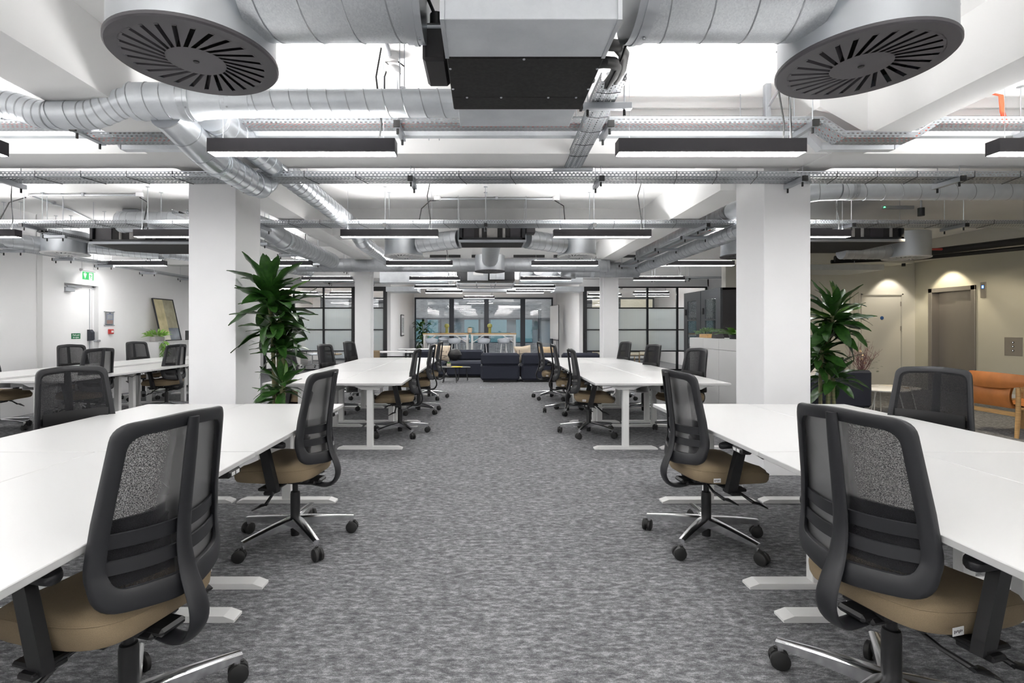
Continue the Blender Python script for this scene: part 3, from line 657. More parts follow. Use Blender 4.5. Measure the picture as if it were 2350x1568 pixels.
# folding side tables and a chair beyond the left desks
for i, (x_, y) in enumerate([(-2.35, 13.4), (-1.9, 15.0)]):
    t = thing('flip_top_table', ['grey flip-top table beyond the left desks beside the tan chair', 'grey flip-top table closer to the far sofa'][i], 'table', (x_, y, 0)); MB().box(-.6, .6, -.3, .3, .715, .74, .003).build('table_top', 'cab', t)
    for sx in (-.4, .4): MB().box(sx - .025, sx + .025, -.03, .03, .04, .70).box(sx - .03, sx + .03, -.28, .28, 0, .04, .005).build('leg', 'frame', t)
    MB().tube([(-.4, 0, .6), (.4, 0, .6)], .015, 6).build('crossbar', 'frame', t)
meet_chair((-2.75, 12.4, 0), .2, 'tan low chair between the left steel column and the flip-top table', 'tan')
# ================================================================ CEILING SERVICES
class Rnd: pass
def pend(cx, cy_, label, z=2.49, ln=1.2, cable=True, proto=[None]):
    """linear pendant 1.2 m long, light strip below and above"""
    if proto[0] is None or ln != 1.2:
        t = thing('linear_pendant', label, 'light', (cx, cy_, z), group='linear pendant lights'); h = ln / 2; wd = .048; hh = .088
        q = MB(); q.box(-h, h, -wd, -wd + .004, 0, hh); q.box(-h, h, wd - .004, wd, 0, hh); q.box(-h, -h + .004, -wd, wd, 0, hh); q.box(h - .004, h, -wd, wd, 0, hh); q.box(-h, h, -wd, wd, hh * .35, hh * .4)
        q.build('housing', 'housing', t)
        MB().box(-h + .006, h - .006, -wd + .005, wd - .005, -.001, .014).build('luminous_strip', 'lamp', t)
        MB().box(-h + .05, h - .05, -wd + .012, wd - .012, hh - .001, hh + .002).build('upper_strip', 'uplamp', t)
        for sx in (-1, 1):
            MB().tube([(sx * (h - .08), 0, hh * .4), (sx * (h - .08), 0, SLAB - z)], .0016, 5).lathe([(0, 0), (.012, 0), (.012, .02), (0, .02)], 8, (sx * (h - .08), 0, hh - .01)).build('suspension_wire', 'rod', t)
        MB().tube([(h - .12, .01, hh * .5), (h - .10, .03, hh + .12), (h - .14, .05, (SLAB - z) * .75), (h - .10, .02, SLAB - z)], .006, 6).build('power_cable', 'rubber', t)
        if ln == 1.2: proto[0] = t
        return t
    return dup(proto[0], label, (cx, cy_, z))
places = {-6.37: 'by the left wall', -3.72: 'over the second bay from the left', -1.17: 'left of the aisle', 1.46: 'right of the aisle', 3.92: 'over the bay right of the pillar'}
rows = {3.30: 'nearest the front duct', 6.32: 'under the third cable tray', 9.24: 'before the steel columns', 12.1: 'just past the steel columns'}
for y, rn in rows.items():
    for x, pn in places.items():
        if y == 12.1 and x in (-6.37,): continue
        xx = x
        if y == 12.1 and x == 3.92: xx = 4.15
        if y == 3.30 and x == 3.92: xx = 3.89
        o = pend(xx, y, 'black linear pendant %s, %s' % (pn, rn))
for x, y, lb in [(-1.38, 14.5, 'black linear pendant left of the grey ceiling unit in the lounge'), (1.42, 14.5, 'black linear pendant right of the grey ceiling unit in the lounge'), (-1.3, 16.5, 'farthest black linear pendant left of the passage centre'), (1.33, 16.5, 'farthest black linear pendant right of the passage centre'),
              (1.55, 15.4, 'black linear pendant close behind another in the lounge'), (-4.9, 18.6, 'linear pendant in the left glass meeting room'), (-6.1, 18.6, 'linear pendant deep in the left glass room by the window'), (4.3, 18.2, 'linear pendant in the right glass room near its door'), (6.0, 18.2, 'linear pendant in the right glass room beside the round diffuser'), (-4.6, 17.2, 'added fill pendant close behind the left glass partition'), (5.6, 17.1, 'added fill pendant close behind the right glass partition'), (-6.2, 17.2, 'added fill pendant close behind the left end of the left glass partition'),  # pendants close behind the partitions are added fill to brighten the panes
              (-.2, 19.6, 'linear pendant over the high tables')]:
    pend(x, y, lb)
for y, rn in ((.36, 'unseen row added over the near desk ends'), (-2.4, 'unseen row added behind the camera')):  # out of view, these rows are added so the near desks are lit
    for x, pn in list(places.items()) + [(6.4, 'by the lobby')]: pend(x, y, 'black linear pendant %s, %s' % (pn, rn))

def spiral(q, a, b_, r, pitch=.115, hand=1, rr=.0035):
    """helical lock seam of a spiral duct from a to b_"""
    A, B = Vector(a), Vector(b_); ax = (B - A); ln = ax.length; ax.normalize()
    u = Vector((0, 0, 1)) if abs(ax.z) < .9 else Vector((1, 0, 0)); u = (u - ax * u.dot(ax)).normalized(); v = ax.cross(u)
    n = max(6, int(ln / pitch * 20)); pts = []
    for i in range(n + 1):
        t_ = ln * i / n; an = hand * 2 * PI * t_ / pitch; pts.append(A + ax * t_ + (u * math.cos(an) + v * math.sin(an)) * (r + .001))
    q.tube(pts, rr, 4, caps=False)
def duct(segs, r, label, name='spiral_duct', m='galv', bends=(), pitch=.115, collars=(), n=28, cat='duct', hang=()):
    """segs: list of point lists (straight runs); bends: point lists for smooth elbows"""
    t = thing(name, label, cat, (0, 0, 0))
    for s in segs:
        MB().tube(s, r, n).build('duct_run', m, t); q = MB(); spiral(q, s[0], s[-1], r, pitch); q.build('lock_seam', 'strut', t)
    for s in bends:
        MB().tube(s, r * 1.02, n).build('elbow', 'galv' if m == 'galv' else m, t)
        q = MB(); P = [Vector(p) for p in s]; k = max(1, (len(P) - 1) // 5)
        for i in range(0, len(P), k):
            d = (P[min(i + 1, len(P) - 1)] - P[max(i - 1, 0)]).normalized(); q.tube([P[i] - d * .004, P[i] + d * .004], r * 1.035, n)
        q.build('elbow_seam', 'strut', t)
    for c, d in collars:
        c = Vector(c); d = Vector(d).normalized(); MB().tube([c - d * .035, c + d * .035], r * 1.035, n).tube([c - d * .008, c + d * .008], r * 1.06, n).build('collar', 'shiny', t)
        u = Vector((0, 0, 1)) if abs(d.z) < .9 else Vector((1, 0, 0)); v = d.cross(u)
        for k in range(3):
            a = -PI / 2 + (k - 1) * .9; p = c + (u * math.sin(a) + v * math.cos(a)) * r * 1.04 + d * .02; MB().tube([p, p * 1.0 + (u * math.sin(a) + v * math.cos(a)) * .006], .006, 6).build('screw', 'rod', t)
    for p in hang:
        MB().tube([(p[0], p[1], p[2] + r), (p[0], p[1], SLAB)], .003, 5).build('hanger_wire', 'rod', t)
    return t

def diffuser(c, z, r, h, label, m='grill', inner='dark', slots=27, near=False, twist=.55):
    t = thing('swirl_diffuser', label, 'air diffuser', (c[0], c[1], z)); R = r
    q = MB(); q.lathe([(R - .004, .012), (R - .004, h - .006), (R - .012, h), (0, h)], 64 if near else 32, caps=False); q.build('plenum', 'plenum', t)
    q = MB(); q.lathe([(R - .03, .0), (R + .0, .0), (R + .006, .006), (R + .006, .018), (R - .002, .02)], 64 if near else 32, caps=False); o = q.build('rim', m, t)
    # slotted face: hub, outer ring, blades between radial slots, tilted vanes behind each slot
    r0, r1 = R * .36, R * .86; q = MB(); n = 96
    q.lathe([(0, 0), (r0, 0)], n, smooth=False, caps=False)
    q.lathe([(r1, 0), (R - .03, 0)], n, smooth=False, caps=False)
    vs = []; fs = []
    sw = R * .058
    for k in range(slots):
        a = 2 * PI * k / slots; a2 = 2 * PI * (k + 1) / slots
        def pt(an, rad, off):
            an += .30 * (rad - r0) / (r1 - r0); ux, uy = math.cos(an), math.sin(an); vx, vy = -uy, ux; return (ux * rad + vx * off, uy * rad + vy * off, 0)
        i = len(vs); s_ = 1
        for e in range(s_ + 1): # blade between slot k and k+1, subdivided by radius
            rad = r0 * .99 + (r1 * 1.01 - r0 * .99) * e / s_
            A = Vector(pt(a, rad, sw / 2)); B_ = Vector(pt(a2, rad, -sw / 2)); vs += [A, B_]
        for e in range(s_): fs.append((i + 2 * e, i + 2 * e + 1, i + 2 * e + 3, i + 2 * e + 2))
    q.add(vs, fs); q.build('face_plate', m, t)
    q = MB(); q.lathe([(0, .05), (R * .95, .05)], 32, smooth=False, caps=False); q.build('void', inner, t)
    if near:
        q = MB()
        for k in range(slots):
            a = 2 * PI * k / slots; ux, uy = math.cos(a), math.sin(a); vx, vy = -uy, ux
            def P(rad, off, zz):
                an = a + .30 * (rad - r0) / (r1 - r0); ux, uy = math.cos(an), math.sin(an); return (ux * rad - uy * off, uy * rad + ux * off, zz)
            q.add([P(r0 * 1.02, -sw * .5, .001), P(r1 * .98, -sw * .5, .001), P(r1 * .98, sw * .15, .03), P(r0 * 1.02, sw * .15, .03)], [(0, 1, 2, 3)])
            q.add([P(r1 * .97, -sw * .5, -.0005), P(r1 * .97, sw * .5, -.0005), P(r1 * 1.0, sw * .5, -.0008), P(r1 * 1.0, -sw * .5, -.0008)], [(0, 1, 2, 3)])
        q.build('vane', m, t)['kind'] = 'stuff'
        MB().lathe([(0, -.004), (.010, -.004), (.012, 0), (0, 0)], 16).build('centre_screw', 'black', t)
        for k in range(8):
            a = k * PI / 4 + .2; MB().lathe([(0, 0), (.005, 0), (.005, .004), (0, .004)], 8, M_=Matrix.Translation(((R - .004) * math.cos(a), (R - .004) * math.sin(a), h * .35)) @ Matrix.Rotation(a, 4, 'Z') @ Matrix.Rotation(PI / 2, 4, 'Y')).build('screw', 'rod', t)
    return t

# ---- front group: fan coil, its plenum, two big diffusers
diffuser((-1.157, 2.05), 2.437, .302, .42, 'huge black swirl diffuser above the left front desks', near=True)
diffuser((1.53, 2.07), 2.428, .300, .42, 'huge black swirl diffuser above the right front desks', near=True)
duct([[(-.90, 1.98, 2.70), (-.30, 1.98, 2.70)]], .2, 'fat spiral duct joining the left front diffuser to the ceiling unit', m='spangle', pitch=.16, collars=[((-.27, 1.98, 2.70), (1, 0, 0))], n=40)
duct([[(.62, 1.98, 2.70), (1.28, 1.98, 2.70)]], .2, 'fat spiral duct joining the right front diffuser to the ceiling unit', m='spangle', pitch=.16, collars=[((.60, 1.98, 2.70), (1, 0, 0))], n=40)
t = thing('fan_coil_unit', 'ceiling air unit with galvanised front box and black underside above the aisle', 'air conditioner', (0, 0, 0))
q = MB(); q.box(-.142, .470, 1.787, 2.035, 2.448, 2.95, .002); q.build('plenum_box', 'galv', t)
q = MB(); q.box(-.155, -.140, 1.78, 2.04, 2.444, 2.95); q.box(.468, .483, 1.78, 2.04, 2.444, 2.95); q.build('flange', 'shiny', t)
MB().box(-.150, .480, 2.035, 2.52, 2.447, 2.75, .003).build('casing', 'foam', t)
MB().box(-.146, .476, 2.04, 2.38, 2.444, 2.4468, .001).box(-.146, .476, 2.383, 2.515, 2.444, 2.4468, .001).build('under_panel', 'foam', t)
MB().box(-.130, .460, 2.52, 2.76, 2.456, 2.70, .003).build('discharge_section', 'galv', t)
for x, y in [(-.14, 2.12), (.47, 2.12), (-.14, 2.30), (.47, 2.30), (.16, 2.045), (-.08, 2.385), (.08, 2.385), (.30, 2.385), (.43, 2.385)]:
    MB().lathe([(0, -.004), (.005, -.003), (.006, 0), (0, 0)], 8, (x, y, 2.4445)).build('screw', 'rod', t)
q = MB(); q.box(-.255, -.155, 2.10, 2.34, 2.47, 2.63, .012); q.build('control_box', 'podside', t); MB().box(-.262, -.15, 2.095, 2.345, 2.60, 2.615, .004).build('box_lid', 'strut', t)
MB().lathe([(.028, 0), (.028, .06), (0, .06)], 12, (-.2, 2.14, 2.62)).build('cable_gland', 'black', t)
q = MB()
for k, (dx, dz) in enumerate([(0, 0), (.05, -.045)]):
    q = MB(); q.tube(([(.46, 2.28, 2.64), (.545, 2.30, 2.645), (.62, 2.38, 2.685), (.70, 2.55, 2.735), (.755, 2.80, 2.785), (.765, 3.05, 2.815)] if k == 0 else [(.46, 2.36, 2.585), (.556, 2.36, 2.597), (.62, 2.44, 2.635), (.675, 2.60, 2.69), (.715, 2.82, 2.76), (.725, 3.05, 2.812)]), .026, 12); q.build('insulated_pipe', 'rubber', t)
MB().tube([(.60, 2.22, 2.68), (.66, 2.30, 2.70), (.66, 2.45, 2.66), (.63, 2.62, 2.60)], .006, 6).tube([(-.23, 2.1, 2.72), (-.21, 2.12, 2.68), (-.2, 2.14, 2.66)], .007, 6).build('cable', 'rubber', t)
MB().tube([(.5, 2.40, 2.55), (.53, 2.50, 2.58)], .015, 8).build('drain_pipe', 'rubber', t)
for x in (-.16, .49):
    for y in (2.1, 2.5): MB().tube([(x, y, 2.7), (x, y, SLAB)], .004, 6).build('threaded_rod', 'rod', t)

# ---- second duct line across, with offsets under the left beam
zc = 2.775; yd = 3.2
def bendS(x0, z0, x1, z1, n=12):
    return [(x0 + (x1 - x0) * i / n, yd, z0 + (z1 - z0) * (.5 - .5 * math.cos(PI * i / n))) for i in range(n + 1)]
duct([[(-1.45, yd, zc), (.02, yd, zc)], [(-2.72, yd, 2.70), (-2.50, yd, 2.70)]], .083, 'spiral duct crossing left to the centre unit and dipping under the beam',
     bends=[bendS(-2.50, 2.70, -2.20, 2.785), bendS(-3.02, 2.765, -2.72, 2.70)], collars=[((-1.60, yd, 2.78), (1, 0, 0)), ((-1.72, yd, 2.78), (1, 0, 0)), ((-3.05, yd, 2.765), (1, 0, 0))], hang=[(-.5, yd, zc), (-.53, yd, zc)])
duct([[(-4.6, yd, 2.765), (-3.02, yd, 2.765)]], .083, 'spiral duct run at the far left beyond the beam')
t = duct([[(-2.20, yd, 2.785), (-1.86, yd, 2.785)]], .112, 'wider spiral duct section with a branch beside the left front diffuser', pitch=.10, collars=[((-1.84, yd, 2.785), (1, 0, 0))])
MB().tube([(-1.84, yd, 2.785), (-1.62, yd, 2.775)], [.112, .086], 28).tube([(-1.62, yd, 2.775), (-1.45, yd, 2.775)], .086, 28).build('reducer', 'galv', t)
MB().lathe([(0, 0), (.012, 0), (.012, .008), (0, .008)], 10, M_=Matrix.Translation((-1.55, yd - .087, 2.80)) @ Matrix.Rotation(PI / 2, 4, 'X')).build('test_plug', 'steel', t)
# branch from it, dropping back to the long duct towards the far end
duct([[(-1.98, 3.75, 2.60), (-1.98, 4.35, 2.60)]], .105, 'bright branch duct dropping back from the wide duct section', m='shiny',
     bends=[[(-2.0, 3.22, 2.72), (-1.99, 3.40, 2.67), (-1.98, 3.58, 2.62), (-1.98, 3.75, 2.60)], [(-1.98, 4.35, 2.60), (-1.98, 4.50, 2.62), (-1.98, 4.62, 2.70), (-1.98, 4.72, 2.80)]], collars=[((-1.98, 3.80, 2.60), (0, 1, 0))])
duct([[(-1.84, 3.45, 2.80), (-1.84, 7.1, 2.80)]], .105, 'long bright spiral duct running away beside the left pillar', m='shiny', pitch=.13,
     bends=[[(-1.84, 7.1, 2.80), (-1.84, 7.3, 2.79), (-1.84, 7.5, 2.70), (-1.84, 7.68, 2.66), (-1.84, 7.9, 2.65)]], collars=[((-1.84, 7.05, 2.80), (0, 1, 0))], hang=[(-1.84, 5.3, 2.80)])
duct([[(-1.84, 7.9, 2.65), (-1.84, 10.2, 2.65)]], .105, 'long bright spiral duct continuing under the cross beam', m='shiny', pitch=.13, bends=[[(-1.84, 10.2, 2.65), (-1.82, 10.45, 2.66), (-1.7, 10.6, 2.67), (-1.5, 10.65, 2.68)]])
duct([[(-2.95, 7.45, 2.66), (-2.95, 9.9, 2.66)], [(-5.05, 7.07, 2.83), (-3.4, 7.07, 2.83)]], .14, 'dull spiral duct turning behind the left pillar and running back along the beam', m='galvm', pitch=.14, bends=[[(-3.4, 7.07, 2.83), (-3.2, 7.09, 2.81), (-3.05, 7.17, 2.76), (-2.97, 7.3, 2.69), (-2.95, 7.45, 2.66)]], collars=[((-2.95, 7.5, 2.66), (0, 1, 0)), ((-5.0, 7.07, 2.83), (1, 0, 0))])
duct([[(-3.9, 10.65, 2.67), (2.6, 10.65, 2.67)]], .14, 'spiral duct crossing the room before the steel columns', m='galvm', pitch=.16)
duct([[(1.95, 10.9, 2.60), (3.3, 10.9, 2.60)]], .16, 'short fat duct behind the right steel column', m='galvm', bends=[arc((1.95, 10.9, 2.44), .16, PI / 2, PI, 6)], collars=[((2.3, 10.9, 2.60), (1, 0, 0))])
# ---- right side: elbow duct behind the third tray, running back
duct([[(3.95, 5.7, 2.90), (9.0, 5.7, 2.90)]], .105, 'spiral duct running right from the pillar over the lobby side', pitch=.20, bends=[[(3.95, 5.7, 2.90), (3.75, 5.73, 2.90), (3.55, 5.85, 2.88), (3.38, 6.05, 2.89), (3.26, 6.3, 2.88), (3.2, 6.6, 2.87)]], collars=[((4.1, 5.7, 2.90), (1, 0, 0))], hang=[(4.6, 5.7, 2.9), (5.9, 5.7, 2.9)])
duct([[(3.2, 6.6, 2.87), (3.2, 10.4, 2.87)]], .11, 'upper spiral duct running back along the right beam', m='galvm', pitch=.14)
duct([[(3.25, 5.4, 2.60), (3.25, 10.6, 2.60)]], .10, 'lower spiral duct running back below the right beam tray', m='galvm', pitch=.14)

# ---- cable trays
def tray(pts, wd, label, m='perfx', lip=.045, hangers=(), rods=True, name='cable_tray', cables=None, brk=.34):
    """perforated tray; pts centre line (bottom), wd width. Runs mainly along X (perfx) or Y (perfy)"""
    along_x = m == 'perfx'; t = thing(name, label, 'cable tray', (0, 0, 0))
    def off(p, d, dz): return (p[0], p[1] + d, p[2] + dz) if along_x else (p[0] + d, p[1], p[2] + dz)
    q = MB(); q.grid([[off(p, -wd / 2, lip), off(p, -wd / 2, 0), off(p, wd / 2, 0), off(p, wd / 2, lip)] for p in pts], smooth=False); q.build('tray_sheet', m, t)
    q = MB()
    for s in (-1, 1): q.tube([off(p, s * wd / 2, lip) for p in pts], .004, 5)
    q.build('tray_rim', 'rod', t)
    for h in hangers:
        c = h if isinstance(h, tuple) else None
        q = MB(); e = brk / 2
        if along_x: q.box(c[0] - .02, c[0] + .02, c[1] - e, c[1] + e, c[2] - .045, c[2] - .003, .003); ends = [(c[0], c[1] - e), (c[0], c[1] + e)]; r1, r2 = (c[0], c[1] - e * .72), (c[0], c[1] + e * .72)
        else: q.box(c[0] - e, c[0] + e, c[1] - .02, c[1] + .02, c[2] - .045, c[2] - .003, .003); r1, r2 = (c[0] - e * .72, c[1]), (c[0] + e * .72, c[1])
        q.build('strut_bracket', 'strut', t)
        for r_ in (r1, r2):
            rod = MB().tube([(r_[0], r_[1], c[2] - .06), (r_[0], r_[1], SLAB if rods else c[2] + .3)], .0045, 6).lathe([(0, 0), (.025, 0), (.025, .006), (0, .006)], 8, (r_[0], r_[1], SLAB - .007)).build('threaded_rod', 'rod', t)
            MB().tube([(r_[0], r_[1], c[2] - .085), (r_[0], r_[1], c[2] - .047)], .009, 6).build('end_cap', 'rubber', rod)
        q = MB()
        if along_x: q.box(c[0] - .022, c[0] + .022, c[1] - e - .004, c[1] - e + .012, c[2] - .047, c[2] - .001)
        else: q.box(c[0] - e - .004, c[0] - e + .012, c[1] - .022, c[1] + .022, c[2] - .047, c[2] - .001)
        q.build('end_stop', 'rubber', t)
    if cables:
        for k, (d, mm, rr) in enumerate(cables):
            q = MB(); pp = []
            for i in range(len(pts) - 1):
                a, b_ = Vector(pts[i]), Vector(pts[i + 1]); n = max(1, int((b_ - a).length / .25))
                for j in range(n): 
                    p = a + (b_ - a) * j / n; p2 = off(p, d * wd + .006 * math.sin(3 * (p.x + p.y) + k), rr + .004); pp.append(p2)
            pp.append(off(pts[-1], d * wd, rr + .004)); q.tube(pp, rr, 5); q.build('cable', mm, t)
    return t
def ties(t, pts, wd, along_x=True, lip=.045):
    for p in pts:
        if along_x: MB().tube([(p[0] - .02, p[1] - wd / 2 - .004, p[2] + lip + .006), (p[0] - .02, p[1] - wd / 2 - .004, p[2] - .003), (p[0] + .04, p[1] + wd / 2, p[2] - .004)], .0028, 4).build('cable_tie', 'rubber', t)
        else: MB().tube([(p[0] - wd / 2, p[1], p[2] - .004), (p[0], p[1] + .015, p[2] - .007), (p[0] + wd / 2, p[1], p[2] - .004)], .0022, 4).build('cable_tie', 'rubber', t)
zA = 2.838; yA = 3.74
tray([(-5.2, yA, zA), (-3.0, yA, zA), (-2.82, yA, 2.735), (-2.22, yA, 2.735), (-2.06, yA, zA), (2.44, yA, zA), (2.60, yA, 2.735), (3.12, yA, 2.735), (3.28, yA, zA), (6.5, yA, zA)], .15,
     'slim perforated tray with red cables stepping under both beams', hangers=[(-.62, yA + .02, zA), (.90, yA + .02, zA), (2.34, yA, zA), (-2.9, yA, 2.80), (4.05, yA, zA)], cables=[(-.25, 'orangecable', .005), (.1, 'orangecable', .005), (.3, 'white', .005)], brk=.3)
t = thing('cable_trunking', 'square galvanised trunking behind the slim perforated tray', 'trunking', (0, 0, 0)); z_ = 2.835
for k, (x0, x1, dz) in enumerate([(-5.2, -2.86, 0), (-2.78, -2.20, -.105), (-2.04, .9, 0), (.905, 2.48, 0), (2.58, 3.14, -.105), (3.30, 6.5, 0)]):
    MB().box(x0, x1, 3.90, 3.96, z_ + dz, z_ + dz + .055, .002).build('trunking_length', 'galv', t)
for x0, x1, d0, d1 in [(-2.86, -2.78, 0, -.105), (-2.20, -2.04, -.105, 0), (2.48, 2.58, 0, -.105), (3.14, 3.30, -.105, 0)]:
    MB().prism([(x0, z_ + d0), (x1, z_ + d1), (x1, z_ + d1 + .055), (x0, z_ + d0 + .055)], 3.895, 3.965, 'y').build('trunking_offset', 'shiny', t)
for x in (-.43, -.35, .72, 1.1, 2.0, 4.4, 5.0): MB().tube([(x, 3.98, 2.83), (x, 3.98, SLAB)], .004, 6).build('threaded_rod', 'rod', t)
yB_, zB = 4.56, 2.685
hb = [(x, yB_, zB) for x in (-4.24, -2.20, -.64, 1.02, 2.78, 4.15, 5.6)]
t = tray([(-8 + 1, yB_, zB), (9.5, yB_, zB)], .22, 'wide perforated cable tray crossing just before the two pillars', hangers=hb, cables=[(-.3, 'rubber', .006), (0, 'rubber', .007), (.2, 'white', .005)], brk=.30)
ties(t, [(x, yB_, zB) for x in [-3.9, -3.5, -3.1, -2.7, -1.55, -1.1, -.2, .25, 1.35, 1.7, 2.05, 2.4, 3.1, 3.45, 3.8, 4.3, 4.7]], .22)
yC, zC = 6.73, 2.71
hc = [(x, yC, zC) for x in (-5.95, -4.35, -2.9, -1.28, .02, 1.42, 2.88, 4.75, 6.2)]
t = tray([(-7.1, yC, zC), (9.5, yC, zC)], .30, 'perforated cable tray crossing behind the pillars over the far desks', hangers=hc, cables=[(-.3, 'rubber', .006), (0, 'rubber', .007), (.2, 'rubber', .006)], brk=.38)
ties(t, [(x, yC, zC) for x in [-5.5, -5.0, -4.6, -4.0, -2.5, -2.1, -1.6, -.9, -.5, -.1, .3, .7, 1.0, 1.7, 2.1, 2.5, 4.3, 5.1, 5.5, 5.9, 6.6]], .30)
t = tray([(.745, 2.92, 2.78), (.745, 3.2, 2.78), (.765, 3.7, 2.775), (.775, 4.46, 2.765)], .145, 'perforated tray dropping from the ceiling unit back to the wide tray', 'perfy', hangers=[(.765, 3.20, 2.78)], cables=[(-.2, 'rubber', .01), (.15, 'rubber', .01)], brk=.32)
ties(t, [(.745, 3.05, 2.78), (.757, 3.4, 2.778), (.763, 3.65, 2.776), (.767, 3.9, 2.773), (.771, 4.15, 2.770)], .145, False)
MB().box(.60, .95, 4.44, 4.48, 2.735, 2.76, .003).build('strut_bracket', 'strut', t)
tray([(-6.85, 6.6, 2.50), (-6.85, 15.0, 2.50)], .15, 'cable tray running along the left wall above the escape door', 'perfy', hangers=[(-6.85, y, 2.50) for y in (7.4, 8.3, 9.2, 10.4, 11.7, 13.0)], cables=[(0, 'rubber', .01)], brk=.34)
tray([(-5.85, 6.75, 2.63), (-5.85, 9.2, 2.63)], .15, 'short cable tray passing over the left round diffuser', 'perfy', hangers=[(-5.85, 6.95, 2.63), (-5.85, 8.0, 2.63), (-5.85, 9.1, 2.63)], cables=[(-.2, 'rubber', .014), (.2, 'rubber', .012)], brk=.30)
tray([(2.98, 6.8, 2.66), (2.98, 11.5, 2.66)], .22, 'open cable tray between the ducts under the right beam', 'perfy', hangers=[(2.98, y, 2.66) for y in (7.2, 8.3, 9.4, 10.5)], cables=[(-.2, 'rubber', .012), (.2, 'orangecable', .006)], brk=.40)
tray([(-3.35, 5.6, 2.62), (-3.35, 10.6, 2.62)], .16, 'cable tray running beside the dull duct left of the plant', 'perfy', hangers=[(-3.35, y, 2.62) for y in (6.3, 7.5, 8.7, 9.9)], cables=[(0, 'rubber', .012)], brk=.34)
tray([(-3.05, 10.85, 2.60), (-2.2, 10.85, 2.60), (-2.0, 10.85, 2.75), (-1.6, 10.85, 2.75)], .14, 'pale tray stepping over the left steel column', hangers=[(-2.95, 10.85, 2.60)], brk=.3)
tray([(-4.9, 15.6, 2.73), (-3.2, 15.6, 2.73)], .2, 'short perforated tray above the left glass partition', hangers=[(-4.7, 15.6, 2.73), (-3.4, 15.6, 2.73)], brk=.3)
tray([(4.2, 12.8, 2.60), (7.0, 12.8, 2.60)], .16, 'tray crossing in front of the wall above the dark pods', hangers=[(4.25, 12.8, 2.60), (5.1, 12.8, 2.60)], brk=.3)
o = MB().tube([(3.10, 7.0, 2.99), (3.10, 10.2, 2.99)], .012, 6).build('red_cable_run', 'orangecable'); tag(o, 'red cable run along the upper edge of the right duct', 'cable')
t = thing('red_cables', 'orange red cables dropping onto the slim tray at the right', 'cable', (0, 0, 0))
for k in range(3): MB().tube([(3.84 + .012 * k, yA + .2, SLAB), (3.80 + .012 * k, yA + .02, 3.08), (3.79 + .012 * k, yA, 2.95), (3.82 + .012 * k, yA, 2.85)], .006, 6).build('cable', 'orangecable', t)

# ---- second and third groups of diffusers and fan coils
diffuser((-1.26, 8.0), 2.475, .30, .33, 'round swirl diffuser left of the second ceiling unit', 'grillw', near=False)
diffuser((1.45, 8.0), 2.475, .30, .33, 'round swirl diffuser right of the second ceiling unit', 'grillw')
diffuser((.115, 10.2), 2.48, .30, .33, 'round swirl diffuser in line with the aisle fed by a U shaped boot', 'grill')
diffuser((-6.35, 7.74), 2.475, .30, .34, 'round swirl diffuser near the left wall', 'grillw')
diffuser((4.03, 8.0), 2.475, .30, .36, 'round swirl diffuser half hidden by the right pillar', 'grill')
diffuser((6.62, 8.0), 2.45, .31, .40, 'round swirl diffuser over the lobby seats', 'grillw')
diffuser((-1.40, 18.0), 2.66, .30, .53, 'shallow round ceiling diffuser before the far window, left', 'grillw')
diffuser((1.75, 18.0), 2.66, .30, .53, 'shallow round ceiling diffuser before the far window, right', 'grillw')
diffuser((4.35, 17.6), 2.70, .42, .49, 'round diffuser inside the right glass room', 'grill')
diffuser((-4.4, 18.9), 2.66, .30, .53, 'round diffuser inside the left glass room', 'grillw')
duct([[(-.98, 7.75, 2.64), (-.36, 7.45, 2.66)]], .135, 'spiral duct from the left round diffuser to the second ceiling unit', m='galvm')
duct([[(.62, 7.45, 2.66), (1.20, 7.8, 2.64)]], .135, 'spiral duct from the right round diffuser to the second ceiling unit', m='galvm')
t = thing('air_boot', 'round galvanised boot joining the aisle diffuser to the second ceiling unit', 'duct', (0, 0, 0)); MB().tube([(.115, 7.6, 2.72), (.115, 9.93, 2.70)], .155, 28).build('duct_run', 'galvm', t); MB().tube([(.115, 9.88, 2.70), (.115, 9.94, 2.70)], .165, 28).build('collar', 'shiny', t)
duct([[(-8 + 1.0, 7.0, 2.62), (-6.62, 7.62, 2.60)]], .12, 'spiral duct entering the left wall diffuser', m='galvm')
duct([[(-6.06, 7.8, 2.58), (-5.3, 8.3, 2.56)]], .08, 'thin bright duct leaving the left wall diffuser', m='shiny', pitch=.08)
duct([[(-5.3, 8.5, 2.60), (-3.9, 11.5, 2.60)]], .08, 'thin bright duct running to the far left corner', m='shiny', pitch=.09)
duct([[(5.6, 8.0, 2.56), (6.35, 8.0, 2.56)]], .12, 'spiral duct entering the lobby diffuser', m='galvm')
